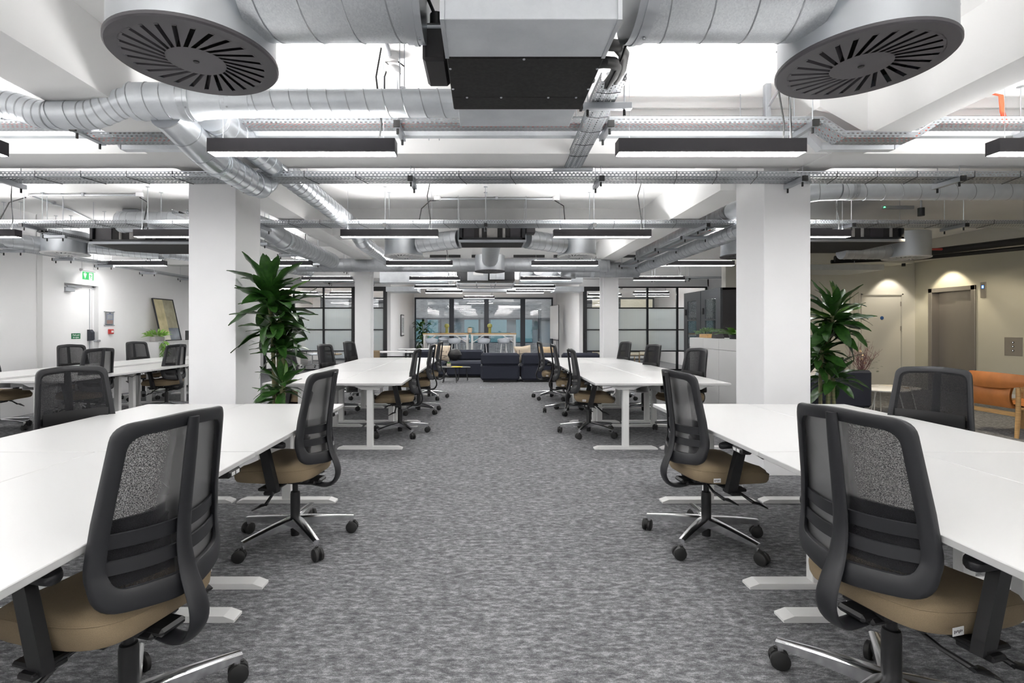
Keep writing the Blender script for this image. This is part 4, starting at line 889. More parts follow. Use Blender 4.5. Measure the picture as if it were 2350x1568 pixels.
def fcu(x0, x1, y0, y1, z0, z1, label, cells=5):
    t = thing('fan_coil_unit', label, 'air conditioner', (0, 0, 0))
    q = MB(); q.box(x0, x1, y0 + .05, y1, z0, z1); q.build('casing', 'foam', t)
    q = MB(); q.box(x0, x1, y0, y0 + .06, z0, z0 + .03); q.box(x0, x1, y0, y0 + .06, z1 - .02, z1); q.box(x0, x0 + .04, y0, y0 + .06, z0, z1); q.box(x1 - .04, x1, y0, y0 + .06, z0, z1); q.build('inlet_frame', 'frame', t)
    MB().box(x0 - .01, x1 + .01, y0 - .005, y1, z0 - .035, z0, .002).build('drip_tray', 'strut', t)
    MB().box(x0 + .02, x1 - .02, y0 + .03, y1 - .02, z0 - .038, z0 - .035).build('under_panel', 'foam', t)
    n = cells
    for i in range(n):
        a = x0 + .05 + (x1 - x0 - .1) * i / n; c = x0 + .05 + (x1 - x0 - .1) * (i + 1) / n
        if i % 2 == 0: MB().box(a + .008, c - .008, y0 + .04, y0 + .055, z0 + .04, z1 - .03).build('filter_panel', 'greypot' if i % 4 else 'housing', t)
        else: MB().tube([((a + c) / 2, y0 + .045, z0 + .035), ((a + c) / 2, y0 + .045, z1 - .03)], .02, 10).build('fan_housing', 'greypot', t)
    MB().box(x0 + .03, x1 - .03, y1, y1 + .22, z0 + .01, z1 - .03).build('discharge_section', 'galv', t)
    for x in (x0 - .02, x1 + .02):
        for y in (y0 + .1, y1 - .05): MB().tube([(x, y, z0), (x, y, SLAB)], .004, 6).build('threaded_rod', 'rod', t)
    return t
t = fcu(-.34, .56, 6.95, 7.42, 2.565, 2.83, 'second black ceiling air unit behind the cable tray over the aisle')
MB().box(.575, .70, 6.98, 7.15, 2.66, 2.80, .01).build('control_box', 'podside', t)
fcu(-5.65, -4.1, 7.3, 8.3, 2.60, 2.84, 'black ceiling air unit above the left desks', 6)
fcu(4.55, 5.85, 7.1, 8.2, 2.60, 2.83, 'black ceiling air unit right of the pillar near the lobby', 6)
t = thing('fan_coil_unit', 'grey boxed ceiling unit with open frame above the lounge', 'air conditioner', (0, 0, 0))
MB().box(-.70, .78, 13.0, 13.6, 2.56, 2.82, .004).build('casing', 'frame', t); MB().box(-.43, .10, 12.97, 13.0, 2.565, 2.81, .004).build('service_panel', 'galvm', t); MB().box(.14, .52, 12.94, 13.0, 2.59, 2.78, .004).build('control_box', 'galv', t)
MB().box(-.28, -.02, 12.962, 12.97, 2.70, 2.79).build('rating_label', 'signwhite', t)
for x in (-.70, -.2, .3, .78): MB().box(x - .012, x + .012, 12.97, 14.6, 2.50, 2.53).build('support_channel', 'strut', t)
for y in (13.0, 13.8, 14.6): MB().box(-.72, .80, y - .012, y + .012, 2.47, 2.50).build('support_channel', 'strut', t)
t = thing('ceiling_ductwork', 'galvanised box ducts with round spigots in the lounge ceiling', 'duct', (0, 0, 0))
MB().box(.95, 2.6, 13.4, 14.0, 2.55, 2.85, .004).build('box_duct', 'galv', t); MB().box(-2.75, -.95, 13.4, 14.0, 2.55, 2.85, .004).build('box_duct', 'galv', t)
for x in (1.3, 1.9): MB().tube([(x, 13.4, 2.72), (x, 13.1, 2.74), (x + .05, 12.8, 2.80)], .12, 20).build('flexible_spigot', 'shiny', t)
MB().box(-2.95, -2.0, 15.3, 16.1, 2.45, 2.60, .004).build('box_duct', 'galvm', t); MB().box(2.1, 3.0, 15.3, 16.1, 2.45, 2.60, .004).build('box_duct', 'galvm', t); MB().box(-1.3, 1.9, 16.9, 17.2, 2.55, 2.66, .004).build('box_duct', 'galvm', t)
# wall grilles on the third beam and round the lounge
for i, (x0, x1, z) in enumerate([(-1.22, -.53, 2.97), (-.28, -.16, 2.97), (.66, 1.36, 2.97), (1.56, 2.1, 2.97), (-4.6, -3.5, 3.0), (2.5, 3.4, 2.97)]):
    t = thing('linear_grille', ['black linear air slot left of the aisle on the third beam', 'shortest black linear air slot on the third beam', 'black linear air slot right of the aisle on the third beam', 'black linear air slot behind the right round diffuser', 'black linear air slot left of the steel column', 'black linear air slot right of the steel column'][i], 'air grille', ((x0 + x1) / 2, 11.45, z)); h = (x1 - x0) / 2
    MB().box(-h, h, -.012, .01, -.03, .03, .003).build('grille_frame', 'frame', t)
    for k in range(3): MB().box(-h + .01, h - .01, -.016, -.008, -.018 + k * .014, -.012 + k * .014).build('slat', 'dark', t)
# conduits, pods and smoke heads fixed to the slab
def conduit(pts, label, pods=()):
    t = thing('conduit', label, 'conduit', (0, 0, 0)); MB().tube(pts, .012, 8).build('pipe', 'rod', t)
    for i, (a, b_) in enumerate(zip(pts[:-1], pts[1:])):
        p = Vector(a).lerp(Vector(b_), .5); MB().box(p.x - .02, p.x + .02, p.y - .02, p.y + .02, p.z - .014, SLAB, .002).build('pipe_clip', 'strut', t)
    for p in pods: MB().lathe([(.045, 0), (.05, .01), (.05, .05), (0, .05)], 16, (p[0], p[1], SLAB - .051)).build('junction_box', 'white', t)
    return t
zz = SLAB - .03
conduit([(-.62, 7.1, zz), (.97, 7.1, zz)], 'zinc conduit on the slab above the aisle', [(-.65, 7.1), (1.0, 7.1)])
conduit([(-6.15, 6.9, zz), (-4.7, 6.9, zz)], 'zinc conduit on the slab near the left wall', [(-6.2, 6.9), (-4.66, 6.9)])
conduit([(-6.15, 6.95, zz), (-6.3, 7.8, zz), (-6.9, 9.5, zz)], 'zinc conduit slanting towards the left wall')
conduit([(5.2, 7.1, zz), (6.55, 7.1, zz), (7.6, 5.9, zz)], 'zinc conduit on the slab over the lobby seats', [(5.15, 7.1)])
conduit([(-.575, 2.4, zz), (-.62, 3.35, zz)], 'zinc conduit on the slab between diffuser and ceiling unit', [(-.62, 3.4)])
conduit([(2.05, 3.0, zz), (2.12, 3.5, zz), (2.12, 3.8, 3.02), (2.12, 3.84, 2.86)], 'bent zinc conduit behind the right front diffuser')
def drop_cable(pts, label, r=.007, m='rubber'):
    o = MB().tube(pts, r, 6).build('hanging_cable', m); return tag(o, label, 'cable')
drop_cable([(-.62, 7.1, 3.14), (-.75, 7.05, 3.12), (-.86, 7.0, 3.0), (-.88, 6.8, 2.72)], 'black cable curling from the conduit to the tray left of the aisle')
drop_cable([(.98, 7.1, 3.14), (1.10, 7.05, 3.05), (1.10, 6.9, 2.72)], 'black cable dropping from the conduit right of the aisle')
drop_cable([(-6.2, 6.9, 3.13), (-6.38, 6.85, 3.05), (-6.40, 6.7, 2.72)], 'black cable looping down by the left wall')
drop_cable([(-4.66, 6.9, 3.13), (-4.52, 6.85, 3.05), (-4.5, 6.7, 2.58)], 'black cable dropping to the second pendant on the left')
drop_cable([(1.99, 3.35, 3.16), (2.0, 3.34, 2.9), (1.995, 3.31, 2.58)], 'black cable dropping to the right front pendant')
t = thing('sensor_cluster', 'small clear sensor with looped cables above the left front pendant', 'sensor', (-.60, 3.38, 3.05)); MB().lathe([(.04, 0), (.05, .02), (.05, .04), (.02, .05), (0, .05)], 14).build('sensor_body', 'white', t)
MB().tube([(-.02, 0, .05), (-.06, .02, .09), (.02, .03, .10), (.07, 0, .05)], .005, 5).tube([(-.04, 0, .04), (-.06, 0, -.02), (-.06, 0, -.12)], .005, 5).build('cable', 'rubber', t)
for x, y, lb in [(-5.45, 7.9, 'grey junction box on the slab near the left wall'), (-.42, 8.3, 'grey junction box above the second ceiling unit')]:
    t = thing('junction_box', lb, 'junction box', (x, y, SLAB - .09)); MB().box(-.11, .11, -.07, .07, 0, .09, .006).build('box_body', 'strut', t); MB().tube([(.05, 0, 0), (.08, 0, -.12), (.16, .05, -.2)], .008, 6).tube([(-.03, 0, 0), (-.04, 0, -.15), (.04, .03, -.22)], .008, 6).build('cable', 'rubber', t)
t = thing('spotlight', 'black cylinder spotlight hanging over the lobby seats', 'light', (6.0, 7.0, 2.90)); MB().lathe([(.035, .0), (.04, 0), (.04, .11), (0, .11)], 18).build('housing', 'frame', t); MB().lathe([(0, .004), (.035, .004)], 16).build('lamp_face', 'spotface', t); MB().tube([(0, 0, .11), (0, 0, .28)], .012, 8).build('stem', 'strut', t)
t = thing('emergency_light', 'thin grey emergency light bar with green led over the lobby', 'light', (5.8, 7.15, 3.03)); MB().box(-.22, .22, -.02, .02, 0, .045, .004).build('housing', 'strut', t); MB().lathe([(0, 0), (.012, 0), (0, .01)], 8, (-.2, -.022, .02)).build('indicator', 'led', t)
for x, y, z in [(-1.70, 6.33, 2.55)]:
    o = MB().lathe([(0, -.006), (.006, 0), (0, .006)], 8, (x, y, z)).build('status_light', 'led'); tag(o, 'tiny green status light on the pendant left of the aisle', 'light')
# service pipes in the lobby corner
t = thing('pipe_bundle', 'black insulated pipes rising along the lobby bulkhead', 'pipe', (0, 0, 0))
MB().tube([(6.6, 9.6, 2.66), (7.8, 9.2, 2.70), (8.9, 7.6, 2.76), (9.1, 6.5, 2.78)], .06, 12).build('insulated_pipe', 'rubber', t); MB().tube([(6.6, 9.7, 2.62), (7.9, 9.3, 2.63), (9.0, 7.9, 2.66)], .035, 10).build('insulated_pipe', 'rubber', t)
t = thing('lobby_duct_box', 'flat grey box duct below the lobby ceiling with black pipes', 'duct', (0, 0, 0)); MB().box(5.1, 7.3, 9.3, 10.2, 2.42, 2.52, .004).build('box_duct', 'galvm', t); MB().box(5.55, 5.9, 9.25, 9.32, 2.40, 2.55, .003).build('end_cover', 'galv', t)
for x in (5.4, 6.9):
    MB().tube([(x, 9.5, 2.52), (x, 9.5, SLAB)], .004, 6).build('threaded_rod', 'rod', t)
MB().tube([(4.9, 9.28, 2.56), (5.3, 9.26, 2.57), (5.6, 9.26, 2.60)], .04, 10).tube([(4.9, 9.2, 2.46), (5.5, 9.2, 2.46)], .02, 8).build('insulated_pipe', 'rubber', t)
o = MB().tube([(6.9, 8.8, 2.72), (7.9, 8.8, 2.72)], .02, 8).build('sprinkler_pipe', 'red'); tag(o, 'short dark red pipe beside the lobby diffuser', 'pipe')
# ================================================================ DESKS AND CHAIRS
def make_desk(L_, W_, T_, label, loc, side, group='white sit-stand desks', handset=True):
    """L_ along Y, W_ along X, side = +1 when the user's edge is towards +X"""
    t = thing('desk', label, 'desk', loc, 0, group); h = T_
    MB().box(-W_ / 2 + .004, W_ / 2 - .004, -L_ / 2 + .003, L_ / 2 - .003, h - .025, h, .0025).build('desktop', 'top', t)
    for sy in (-1, 1):
        y = sy * (L_ / 2 - .15)
        MB().box(-.035 , .035, y - .03, y + .03, .028, h - .085, .004).build('leg_column', 'whitemetal', t)
        MB().box(-.029, .029, y - .024, y + .024, h * .5, h - .03, .003).build('inner_column', 'whitemetal', t)
        f = W_ / 2 - .02; q = MB(); q.prism([(-f, .0), (-f, .012), (-f + .05, .030), (f - .05, .030), (f, .012), (f, 0)], y - .04, y + .04, 'y'); q.build('foot', 'whitemetal', t)
        q = MB(); q.prism([(-.29, h - .028), (-.29, h - .04), (-.17, h - .05), (-.09, h - .085), (.09, h - .085), (.17, h - .05), (.29, h - .04), (.29, h - .028)], y - .025, y + .025, 'y'); q.build('bracket', 'whitemetal', t)
    MB().box(-.04, .04, -L_ / 2 + .18, L_ / 2 - .18, h - .065, h - .03, .002).build('crossbeam', 'whitemetal', t)
    q = MB(); x = -side * (W_ / 2 - .14); q.box(x - .07, x + .07, -L_ / 2 + .3, L_ / 2 - .3, h - .14, h - .138); q.box(x - .07, x - .068, -L_ / 2 + .3, L_ / 2 - .3, h - .14, h - .03); q.box(x + .068, x + .07, -L_ / 2 + .3, L_ / 2 - .3, h - .14, h - .05); q.build('cable_basket', 'cab', t)
    x = side * (W_ / 2 - .03)
    hs = L_ / 2 - .27 if side > 0 else -L_ / 2 + .16
    q = MB(); q.box(x - .03, x + .03, hs, hs + .11, h - .058, h - .027, .008); c_ = q.build('height_switch', 'black', t)
    MB().box(min(x + side * .0295, x + side * .031), max(x + side * .0295, x + side * .031), hs + .02, hs + .05, h - .050, h - .034).box(min(x + side * .0295, x + side * .031), max(x + side * .0295, x + side * .031), hs + .06, hs + .09, h - .050, h - .034).build('switch_button', 'white', c_)
    MB().tube([(x - side * .03, hs + .05, h - .04), (x - side * .10, hs + .03, h - .085), (x - side * .2, hs, h - .06), (0, hs, h - .05)], .004, 5).build('switch_cable', 'rubber', t)
    return t
def bench(x_ais, x_seam, x_out, y0, n, T_, T2, names):
    k = 0; side = 1 if x_ais > x_seam else -1
    for (a, c, tt, sd) in ((x_ais, x_seam, T_, side), (x_seam, x_out, T2, -side)):
        pr = None
        for i in range(n):
            y = y0 + .8 + 1.6 * i; loc = ((a + c) / 2, y, 0)
            if pr is None: pr = make_desk(1.6, abs(a - c), tt, names[k], loc, sd)
            else: dup(pr, names[k], loc)
            k += 1
bench(-1.138, -1.943, -2.735, .949, 2, .747, .745, ['front left desk nearest the camera on the aisle side', 'front left desk on the aisle side, farther one by the pillar', 'front left desk nearest the camera on the outer side', 'front left desk on the outer side, farther one by the pillar'])
bench(1.367, 2.147, 2.935, .949, 2, .747, .745, ['front right desk nearest the camera on the aisle side', 'front right desk on the aisle side, farther one by the pillar', 'front right desk nearest the camera on the outer side', 'front right desk on the outer side, farther one by the pillar'])
def nm(s): return ['%s, %s row' % (s, r_) for r_ in ('nearest', 'middle', 'farthest')]
bench(-.900, -1.668, -2.444, 5.60, 3, .754, .754, nm('white desk behind the leafy plant on the aisle side') + nm('white desk behind the leafy plant on the outer side'))
bench(1.217, 1.968, 2.722, 5.60, 3, .754, .754, nm('white desk beyond the right front desks on the aisle side') + nm('white desk beyond the right front desks on the cabinet side'))
bench(-4.86, -5.66, -6.46, 5.87, 3, .752, .775, nm('white desk of the left wall bench, pillar side') + nm('white desk of the left wall bench, wall side'))

# ---- task chair: faces +Y, origin on the floor under the column
SP = [(-.262, 1.085), (-.252, 1.0), (-.240, .90), (-.228, .80), (-.222, .72), (-.226, .65), (-.243, .58), (-.268, .52), (-.283, .47), (-.280, .425), (-.255, .385), (-.21, .365), (-.15, .37), (-.08, .385), (.0, .395)]
def spy(z):
    P = SP[:10]
    if z >= P[0][1]: return P[0][0] - (z - P[0][1]) * .1
    for (a, za), (c, zc_) in zip(P[:-1], P[1:]):
        if zc_ <= z <= za: return c + (a - c) * (z - zc_) / (za - zc_)
    return P[-1][0]
def backy(x, z):
    base = spy(max(z, .60)) if z < .60 else spy(z)
    if z < .62: base = spy(.62) - (.62 - z) * .12
    return base + .014 + 1.5 * x * x
def rpoly(pts, n=8):
    """rounded polygon: pts of (x, z, radius)"""
    out = []; m = len(pts)
    for i in range(m):
        p0 = Vector(pts[i - 1][:2]); p = Vector(pts[i][:2]); p1 = Vector(pts[(i + 1) % m][:2]); r = pts[i][2]
        a = (p0 - p).normalized(); b_ = (p1 - p).normalized(); ang = a.angle(b_); d = min(r / math.tan(ang / 2), (p0 - p).length * .49, (p1 - p).length * .49)
        A, B_ = p + a * d, p + b_ * d
        for k in range(n + 1):
            t_ = k / n; out.append(A * (1 - t_) ** 2 + p * 2 * t_ * (1 - t_) + B_ * t_ ** 2)
    return out
def subdiv(loop, k=3):
    out = []
    for i in range(len(loop)):
        a, b_ = loop[i], loop[(i + 1) % len(loop)]; n = k if (b_ - a).length > .05 else 1
        for j in range(n): out.append(a.lerp(b_, j / n))
    return out
def make_chair():
    t = thing('office_chair', 'x', 'chair', (0, 0, 0), group='black mesh office chairs with tan seats')
    # star base
    for k in range(5):
        a = k * 2 * PI / 5; c, s = math.cos(a), math.sin(a); R = .365
        q = MB(); rows = []
        for i in range(9):
            u = i / 8; r_ = .02 + (R - .02) * u; zt = .158 - .040 * u ** 1.4; hw = .034 - .014 * u; th = .062 - .036 * u
            if i == 8: th = .022
            sec = [(-hw, zt - .006), (-hw * .55, zt), (hw * .55, zt), (hw, zt - .006), (hw * .9, zt - th), (-hw * .9, zt - th)]
            rows.append([(r_ * c - w_ * s, r_ * s + w_ * c, z) for w_, z in sec])
        q.grid(rows, smooth=True, closed=True); n0 = len(q.v); q.f.append(tuple(range(n0 - 6, n0))); q.sm.append(False)
        q.tube([((R - .012) * c, (R - .012) * s, .105), ((R - .012) * c, (R - .012) * s, .072)], .012, 10)
        q.build('base_arm', 'chrome', t)
        # twin wheel caster
        th2 = a + 1.2 + k * .9; ax = Vector((math.cos(th2), math.sin(th2), 0)); cx, cy2 = (R + .003) * c, (R + .003) * s; q = MB(); off = Vector((-ax.y, ax.x, 0)) * .012
        for sgn in (-1, 1):
            p = Vector((cx, cy2, .0375)) + off
            q.tube([p + ax * sgn * .006, p + ax * sgn * .010, p + ax * sgn * .024, p + ax * sgn * .028], [.031, .037, .037, .030], 18)
        q.build('caster', 'rubber', t)
        q = MB(); p = Vector((cx, cy2, .050)); q.tube([p + ax * -.012 + off * .3, p + ax * .012 + off * .3], .027, 12); q.tube([(cx, cy2, .05), (cx, cy2, .082)], .010, 8)
        q.build('caster_hood', 'rubber', t)
    MB().lathe([(.030, .105), (.036, .115), (.034, .150), (.026, .162), (0, .162)], 20).build('hub', 'chrome', t)
    MB().lathe([(.0, .035), (.027, .035), (.030, .11), (.030, .30), (.027, .315), (.018, .318), (.018, .32)], 18).lathe([(.0175, .31), (.0175, .405), (0, .405)], 14).build('gas_column', 'black', t)
    # mechanism
    q = MB(); q.box(-.085, .085, -.13, .16, .395, .435, .012); q.box(-.06, .06, -.16, .10, .375, .40, .01); q.box(-.285, .285, -.02, .09, .400, .418, .006); q.build('mechanism', 'black', t)
    for sx, y0, pts in [(1, .06, [(.09, .06, .40), (.19, .09, .375), (.26, .15, .325)]), (-1, .06, [(-.09, .02, .40), (-.19, .04, .365), (-.265, .05, .315)]), (1, 0, [(.09, -.05, .40), (.20, -.07, .38), (.28, -.05, .36)])]:
        q = MB(); q.tube(pts, [.007, .008, .010], 8); p = Vector(pts[-1]); q.tube([p + Vector((0, -.015, .004)), p + Vector((.008 * sx, .02, 0)), p + Vector((.012 * sx, .075, -.030))], [.012, .026, .012], 10, sx=.35, up=(1, 0, 0)); q.build('lever', 'black', t)
    MB().box(-.0885, -.0860, -.03, .06, .402, .428).build('size_gauge', 'white', t)
    # seat: rounded squab with waterfall front
    rows = []; N = 40
    def outline(k, z, ins):
        out = []
        for j in range(N):
            a = 2 * PI * j / N; ca, sa = math.cos(a), math.sin(a); e = .42
            x = math.copysign(abs(ca) ** e, ca) * (.248 - ins); y = math.copysign(abs(sa) ** e, sa) * (.245 - ins)
            y += .065; wx = 1 - .12 * max(0, -(y - .065) / .25)
            d = (y - .065) / .245; drop = -.055 * max(0, d - .45) ** 2 / .3 * (1 if z > .48 else .15)
            zz = z + drop + (.012 * abs(x / .25) ** 2 if k >= 4 else 0) + .012 * max(0, -d - .4)
            out.append((x * wx, y, zz))
        return out
    for k, (z, ins) in enumerate([(.430, .03), (.432, .008), (.448, .0), (.480, -.003), (.494, .000), (.497, .002), (.516, .014), (.526, .04), (.530, .11), (.529, .19), (.528, .246)]): rows.append(outline(k, z, ins))
    q = MB(); q.grid(rows, closed=True); q.f.append(tuple(range(N))[::-1]); q.sm.append(False); q.build('seat', 'tan', t)
    q = MB(); ring = [Vector(p) for p in outline(4, .4925, -.0005)]; q.tube(ring + [ring[0]], .0022, 4, caps=False); q.build('seat_piping', 'tan', t)
    q = MB(); q.box(-.19, .19, -.13, .24, .425, .436, .004); q.build('seat_pan', 'black', t)
    q = MB(); q.box(.2495, .2510, -.10, -.055, .450, .475); o = q.build('seat_tag', 'white', t); o['label'] = 'small white fabric tag'; tg = o
    q = MB()
    for k in range(6): q.box(.2511, .2514, -.095 + .006 * k, -.092 + .006 * k, .457 + .002 * (k % 3), .467 - .001 * (k % 2))
    q.build('printed_mark', 'black', tg)
    # back frame
    outer = subdiv(rpoly([(-.205, 1.088, .055), (0, 1.104, .6), (.205, 1.088, .055), (.243, .66, .35), (.232, .545, .10), (0, .512, .5), (-.232, .545, .10), (-.243, .66, .35)], 6))
    inner = subdiv(rpoly([(-.172, 1.045, .05), (0, 1.056, .6), (.172, 1.045, .05), (.203, .66, .35), (.186, .606, .055), (0, .590, .5), (-.186, .606, .055), (-.203, .66, .35)], 6))
    n = min(len(outer), len(inner)); 
    if len(outer) != len(inner):
        def resamp(lp, n):
            L_ = [0]; 
            for i in range(len(lp)): L_.append(L_[-1] + (lp[(i + 1) % len(lp)] - lp[i]).length)
            out = []
            for k in range(n):
                s = L_[-1] * k / n; i = max(j for j in range(len(lp)) if L_[j] <= s); f = (s - L_[i]) / max(1e-9, L_[i + 1] - L_[i]); out.append(lp[i].lerp(lp[(i + 1) % len(lp)], f))
            return out
        n = 72; outer, inner = resamp(outer, n), resamp(inner, n)
    rows = []; K = 12
    for i in range(n + 1):
        o_, i_ = outer[i % n], inner[i % n]; c = (o_ + i_) / 2; w_ = (o_ - i_) / 2; sec = []
        for k in range(K):
            a = 2 * PI * k / K; ca, sa = math.cos(a), math.sin(a); u = math.copysign(abs(ca) ** .55, ca); v = math.copysign(abs(sa) ** .55, sa)
            p = c + w_ * u; sec.append((p.x, backy(p.x, p.y) + .013 * v - .003 * (1 + u) * .5, p.y))
        rows.append(sec)
    q = MB(); q.grid(rows, closed=True); q.build('back_frame', 'plastic', t)
    # mesh skin
    cen = Vector((0, .82)); rows = []
    for f in (1.06, .85, .6, .35, .1):
        rows.append([(cen.x + (p.x - cen.x) * f, backy(cen.x + (p.x - cen.x) * f, cen.y + (p.y - cen.y) * f) + .012, cen.y + (p.y - cen.y) * f) for p in inner + [inner[0]]])
    q = MB(); q.grid(rows); m0 = len(q.v) - len(rows[-1]); q.f.append(tuple(range(m0, len(q.v) - 1))); q.sm.append(True); q.build('back_mesh', 'mesh', t)
    # lumbar pad with two straps
    def strap(z0, z1, name, m, dy, xw=.195, sag=0):
        rows = []
        for i in range(17):
            x = -xw + 2 * xw * i / 16; s = sag * (1 - (x / xw) ** 2); za, zb = z0 - s, z1 - s * .8
            rows.append([(x, backy(x, za) + dy, za), (x, backy(x, za) + dy - .006, za + .002), (x, backy(x, zb) + dy - .006, zb - .002), (x, backy(x, zb) + dy, zb)])
        q = MB(); q.grid(rows, closed=True); return q.build(name, m, t)
    strap(.600, .800, 'lumbar_panel', 'black', .034, .190)
    strap(.722, .768, 'lumbar_strap', 'plastic', .006, .203, .012)
    strap(.648, .690, 'lumbar_strap', 'plastic', .004, .200, .012)
    # spine: ribbon down the back, looping under the seat
    P = [(0, y - .004, z) for y, z in SP]; R = [.015, .018, .019, .020, .021, .023, .026, .029, .031, .031, .030, .028, .027, .028, .03]
    import itertools
    dense = []; rd = []
    for i in range(len(P) - 1):
        p0 = Vector(P[max(i - 1, 0)]); p1 = Vector(P[i]); p2 = Vector(P[i + 1]); p3 = Vector(P[min(i + 2, len(P) - 1)])
        for s in range(3):
            u = s / 3; dense.append(.5 * ((2 * p1) + (-p0 + p2) * u + (2 * p0 - 5 * p1 + 4 * p2 - p3) * u * u + (-p0 + 3 * p1 - 3 * p2 + p3) * u ** 3)); rd.append(R[i] * (1 - u) + R[i + 1] * u)
    dense.append(Vector(P[-1])); rd.append(R[-1])
    q = MB(); q.tube(dense, [r * 1.35 for r in rd], 14, up=(1, 0, 0)); 
    # flatten: squash thickness in the frame normal
    q = MB(); k = len(dense); rows = []
    for i in range(k):
        T = (dense[min(i + 1, k - 1)] - dense[max(i - 1, 0)]).normalized(); N_ = Vector((1, 0, 0)).cross(T).normalized(); r_ = rd[i]; sec = []
        for j in range(14):
            a = 2 * PI * j / 14; sec.append(dense[i] + Vector((1, 0, 0)) * (math.cos(a) * r_ * 1.25) + N_ * (math.sin(a) * .0125))
        rows.append(sec)
    q.grid(rows, closed=True); q.f.append(tuple(range(14))); q.sm.append(False); q.build('spine', 'plastic', t)
    q = MB(); q.box(-.05, .05, -.19, -.06, .385, .412, .01); q.build('tilt_block', 'black', t)
    # armrests
    for sx in (-1, 1):
        q = MB(); rows = []
        for i in range(7):
            u = i / 6; z = .395 + .275 * u; y = -.005 + .06 * u; w_ = .034 - .004 * u; x = sx * (.268 + .012 * u); th = .016
            if i == 0: w_ = .03
            rows.append([(x - sx * th, y - w_, z), (x + sx * th, y - w_ * .9, z), (x + sx * th, y + w_ * .9, z), (x - sx * th, y + w_, z)])
        q.grid(rows, smooth=False, closed=True); q.f += [(0, 1, 2, 3), (24, 25, 26, 27)]; q.sm += [False, False]
        q.box(min(sx * .20, sx * .30), max(sx * .20, sx * .30), -.015, .045, .383, .403, .005)
        a_ = q.build('arm_post', 'black', t)
        q = MB(); rows = []
        for (z, g) in ((.668, .8), (.674, .97), (.684, 1.0), (.692, .95), (.695, .75), (.6955, .3)):
            rr = []
            for j in range(28):
                an = 2 * PI * j / 28; ca, sa = math.cos(an), math.sin(an); rr.append((sx * .282 + math.copysign(abs(ca) ** .6, ca) * .042 * g, .045 + math.copysign(abs(sa) ** .7, sa) * .125 * (.9 + .1 * g), z - .01 * abs(sa) ** 3 * (1 if sa < 0 else .3)))
            rows.append(rr)
        q.grid(rows, closed=True); q.f += [tuple(range(28))[::-1], tuple(range(len(q.v) - 28, len(q.v)))]; q.sm += [False, False]; q.build('arm_pad', 'plastic', a_)
    return t
ch = make_chair(); first = [True]
def chair(x, y, deg, label, star=20.0):
    """deg: heading of the seat, star: heading of one arm of the star base"""
    global ch
    if first[0]:
        o = ch; first[0] = False; o.location = (x, y, 0); o.rotation_euler = (0, 0, math.radians(deg)); o['label'] = label
    else: o = dup(ch, label, (x, y, 0), math.radians(deg))
    for c in o.children:
        if c.name.split('.')[0] in ('base_arm', 'caster', 'caster_hood'): c.rotation_euler = (0, 0, math.radians(star - deg))
    return o
for a in [(-1.185, 1.70, 75, 'mesh office chair nearest the camera on the left, back towards the aisle', 48),
          (-1.215, 3.28, 83, 'mesh office chair at the far front left desk, star base fully in view', 21),
          (-1.082, 6.56, 96, 'mesh office chair at the left aisle desk beyond the plant, first of its row', 15),
          (-1.057, 8.25, 97, 'mesh office chair at the left aisle desks, middle of the row past the plant', 30),
          (-1.066, 9.85, 97, 'mesh office chair at the left aisle desks nearest the sofa', 12),
          (1.422, 1.78, -75, 'mesh office chair nearest the camera on the right with white seat tag', 60),
          (1.424, 3.27, -83, 'mesh office chair at the far front right desk, star base fully in view', 9),
          (1.344, 6.56, -96, 'mesh office chair at the right aisle desks, nearest of the back row', 25),
          (1.339, 8.2, -97, 'mesh office chair at the right aisle desks, middle of the back row', 40),
          (1.29, 9.8, -97, 'mesh office chair at the right aisle desks nearest the sofa', 10),
          (-2.665, 3.42, -118, 'mesh office chair behind the front left desks, seen through its mesh', 5),
          (-2.42, 6.65, -100, 'mesh office chair half hidden behind the big leafy plant', 33),
          (-2.41, 8.24, -106, 'mesh office chair by the left glass partition, nearer one', 18),
          (-2.47, 9.95, -106, 'mesh office chair by the left glass partition, next to the steel column', 50),
          (2.875, 3.37, 118, 'mesh office chair behind the front right desks before the orange lounge chair', 14),
          (2.60, 6.62, 106, 'mesh office chair in front of the white tall cabinets', 8),
          (2.56, 8.2, 104, 'mesh office chair in front of the right glass partition, nearer one', 61),
          (2.55, 9.8, 104, 'mesh office chair in front of the right glass partition by the steel column', 31),
          (-5.27, 6.79, 75, 'mesh office chair at the left wall bench, back turned to the pillar, nearer one', 22),
          (-5.2, 8.35, 78, 'mesh office chair at the left wall bench beside the pillar edge', 44),
          (-6.45, 6.75, -85, 'mesh office chair cut by the picture edge at the left wall bench', 0),
          (-6.41, 8.07, -110, 'mesh office chair in front of the escape door', 37),
          (-6.55, 9.8, -110, 'mesh office chair in front of the trailing plant cabinet', 52)]:
    chair(*a)

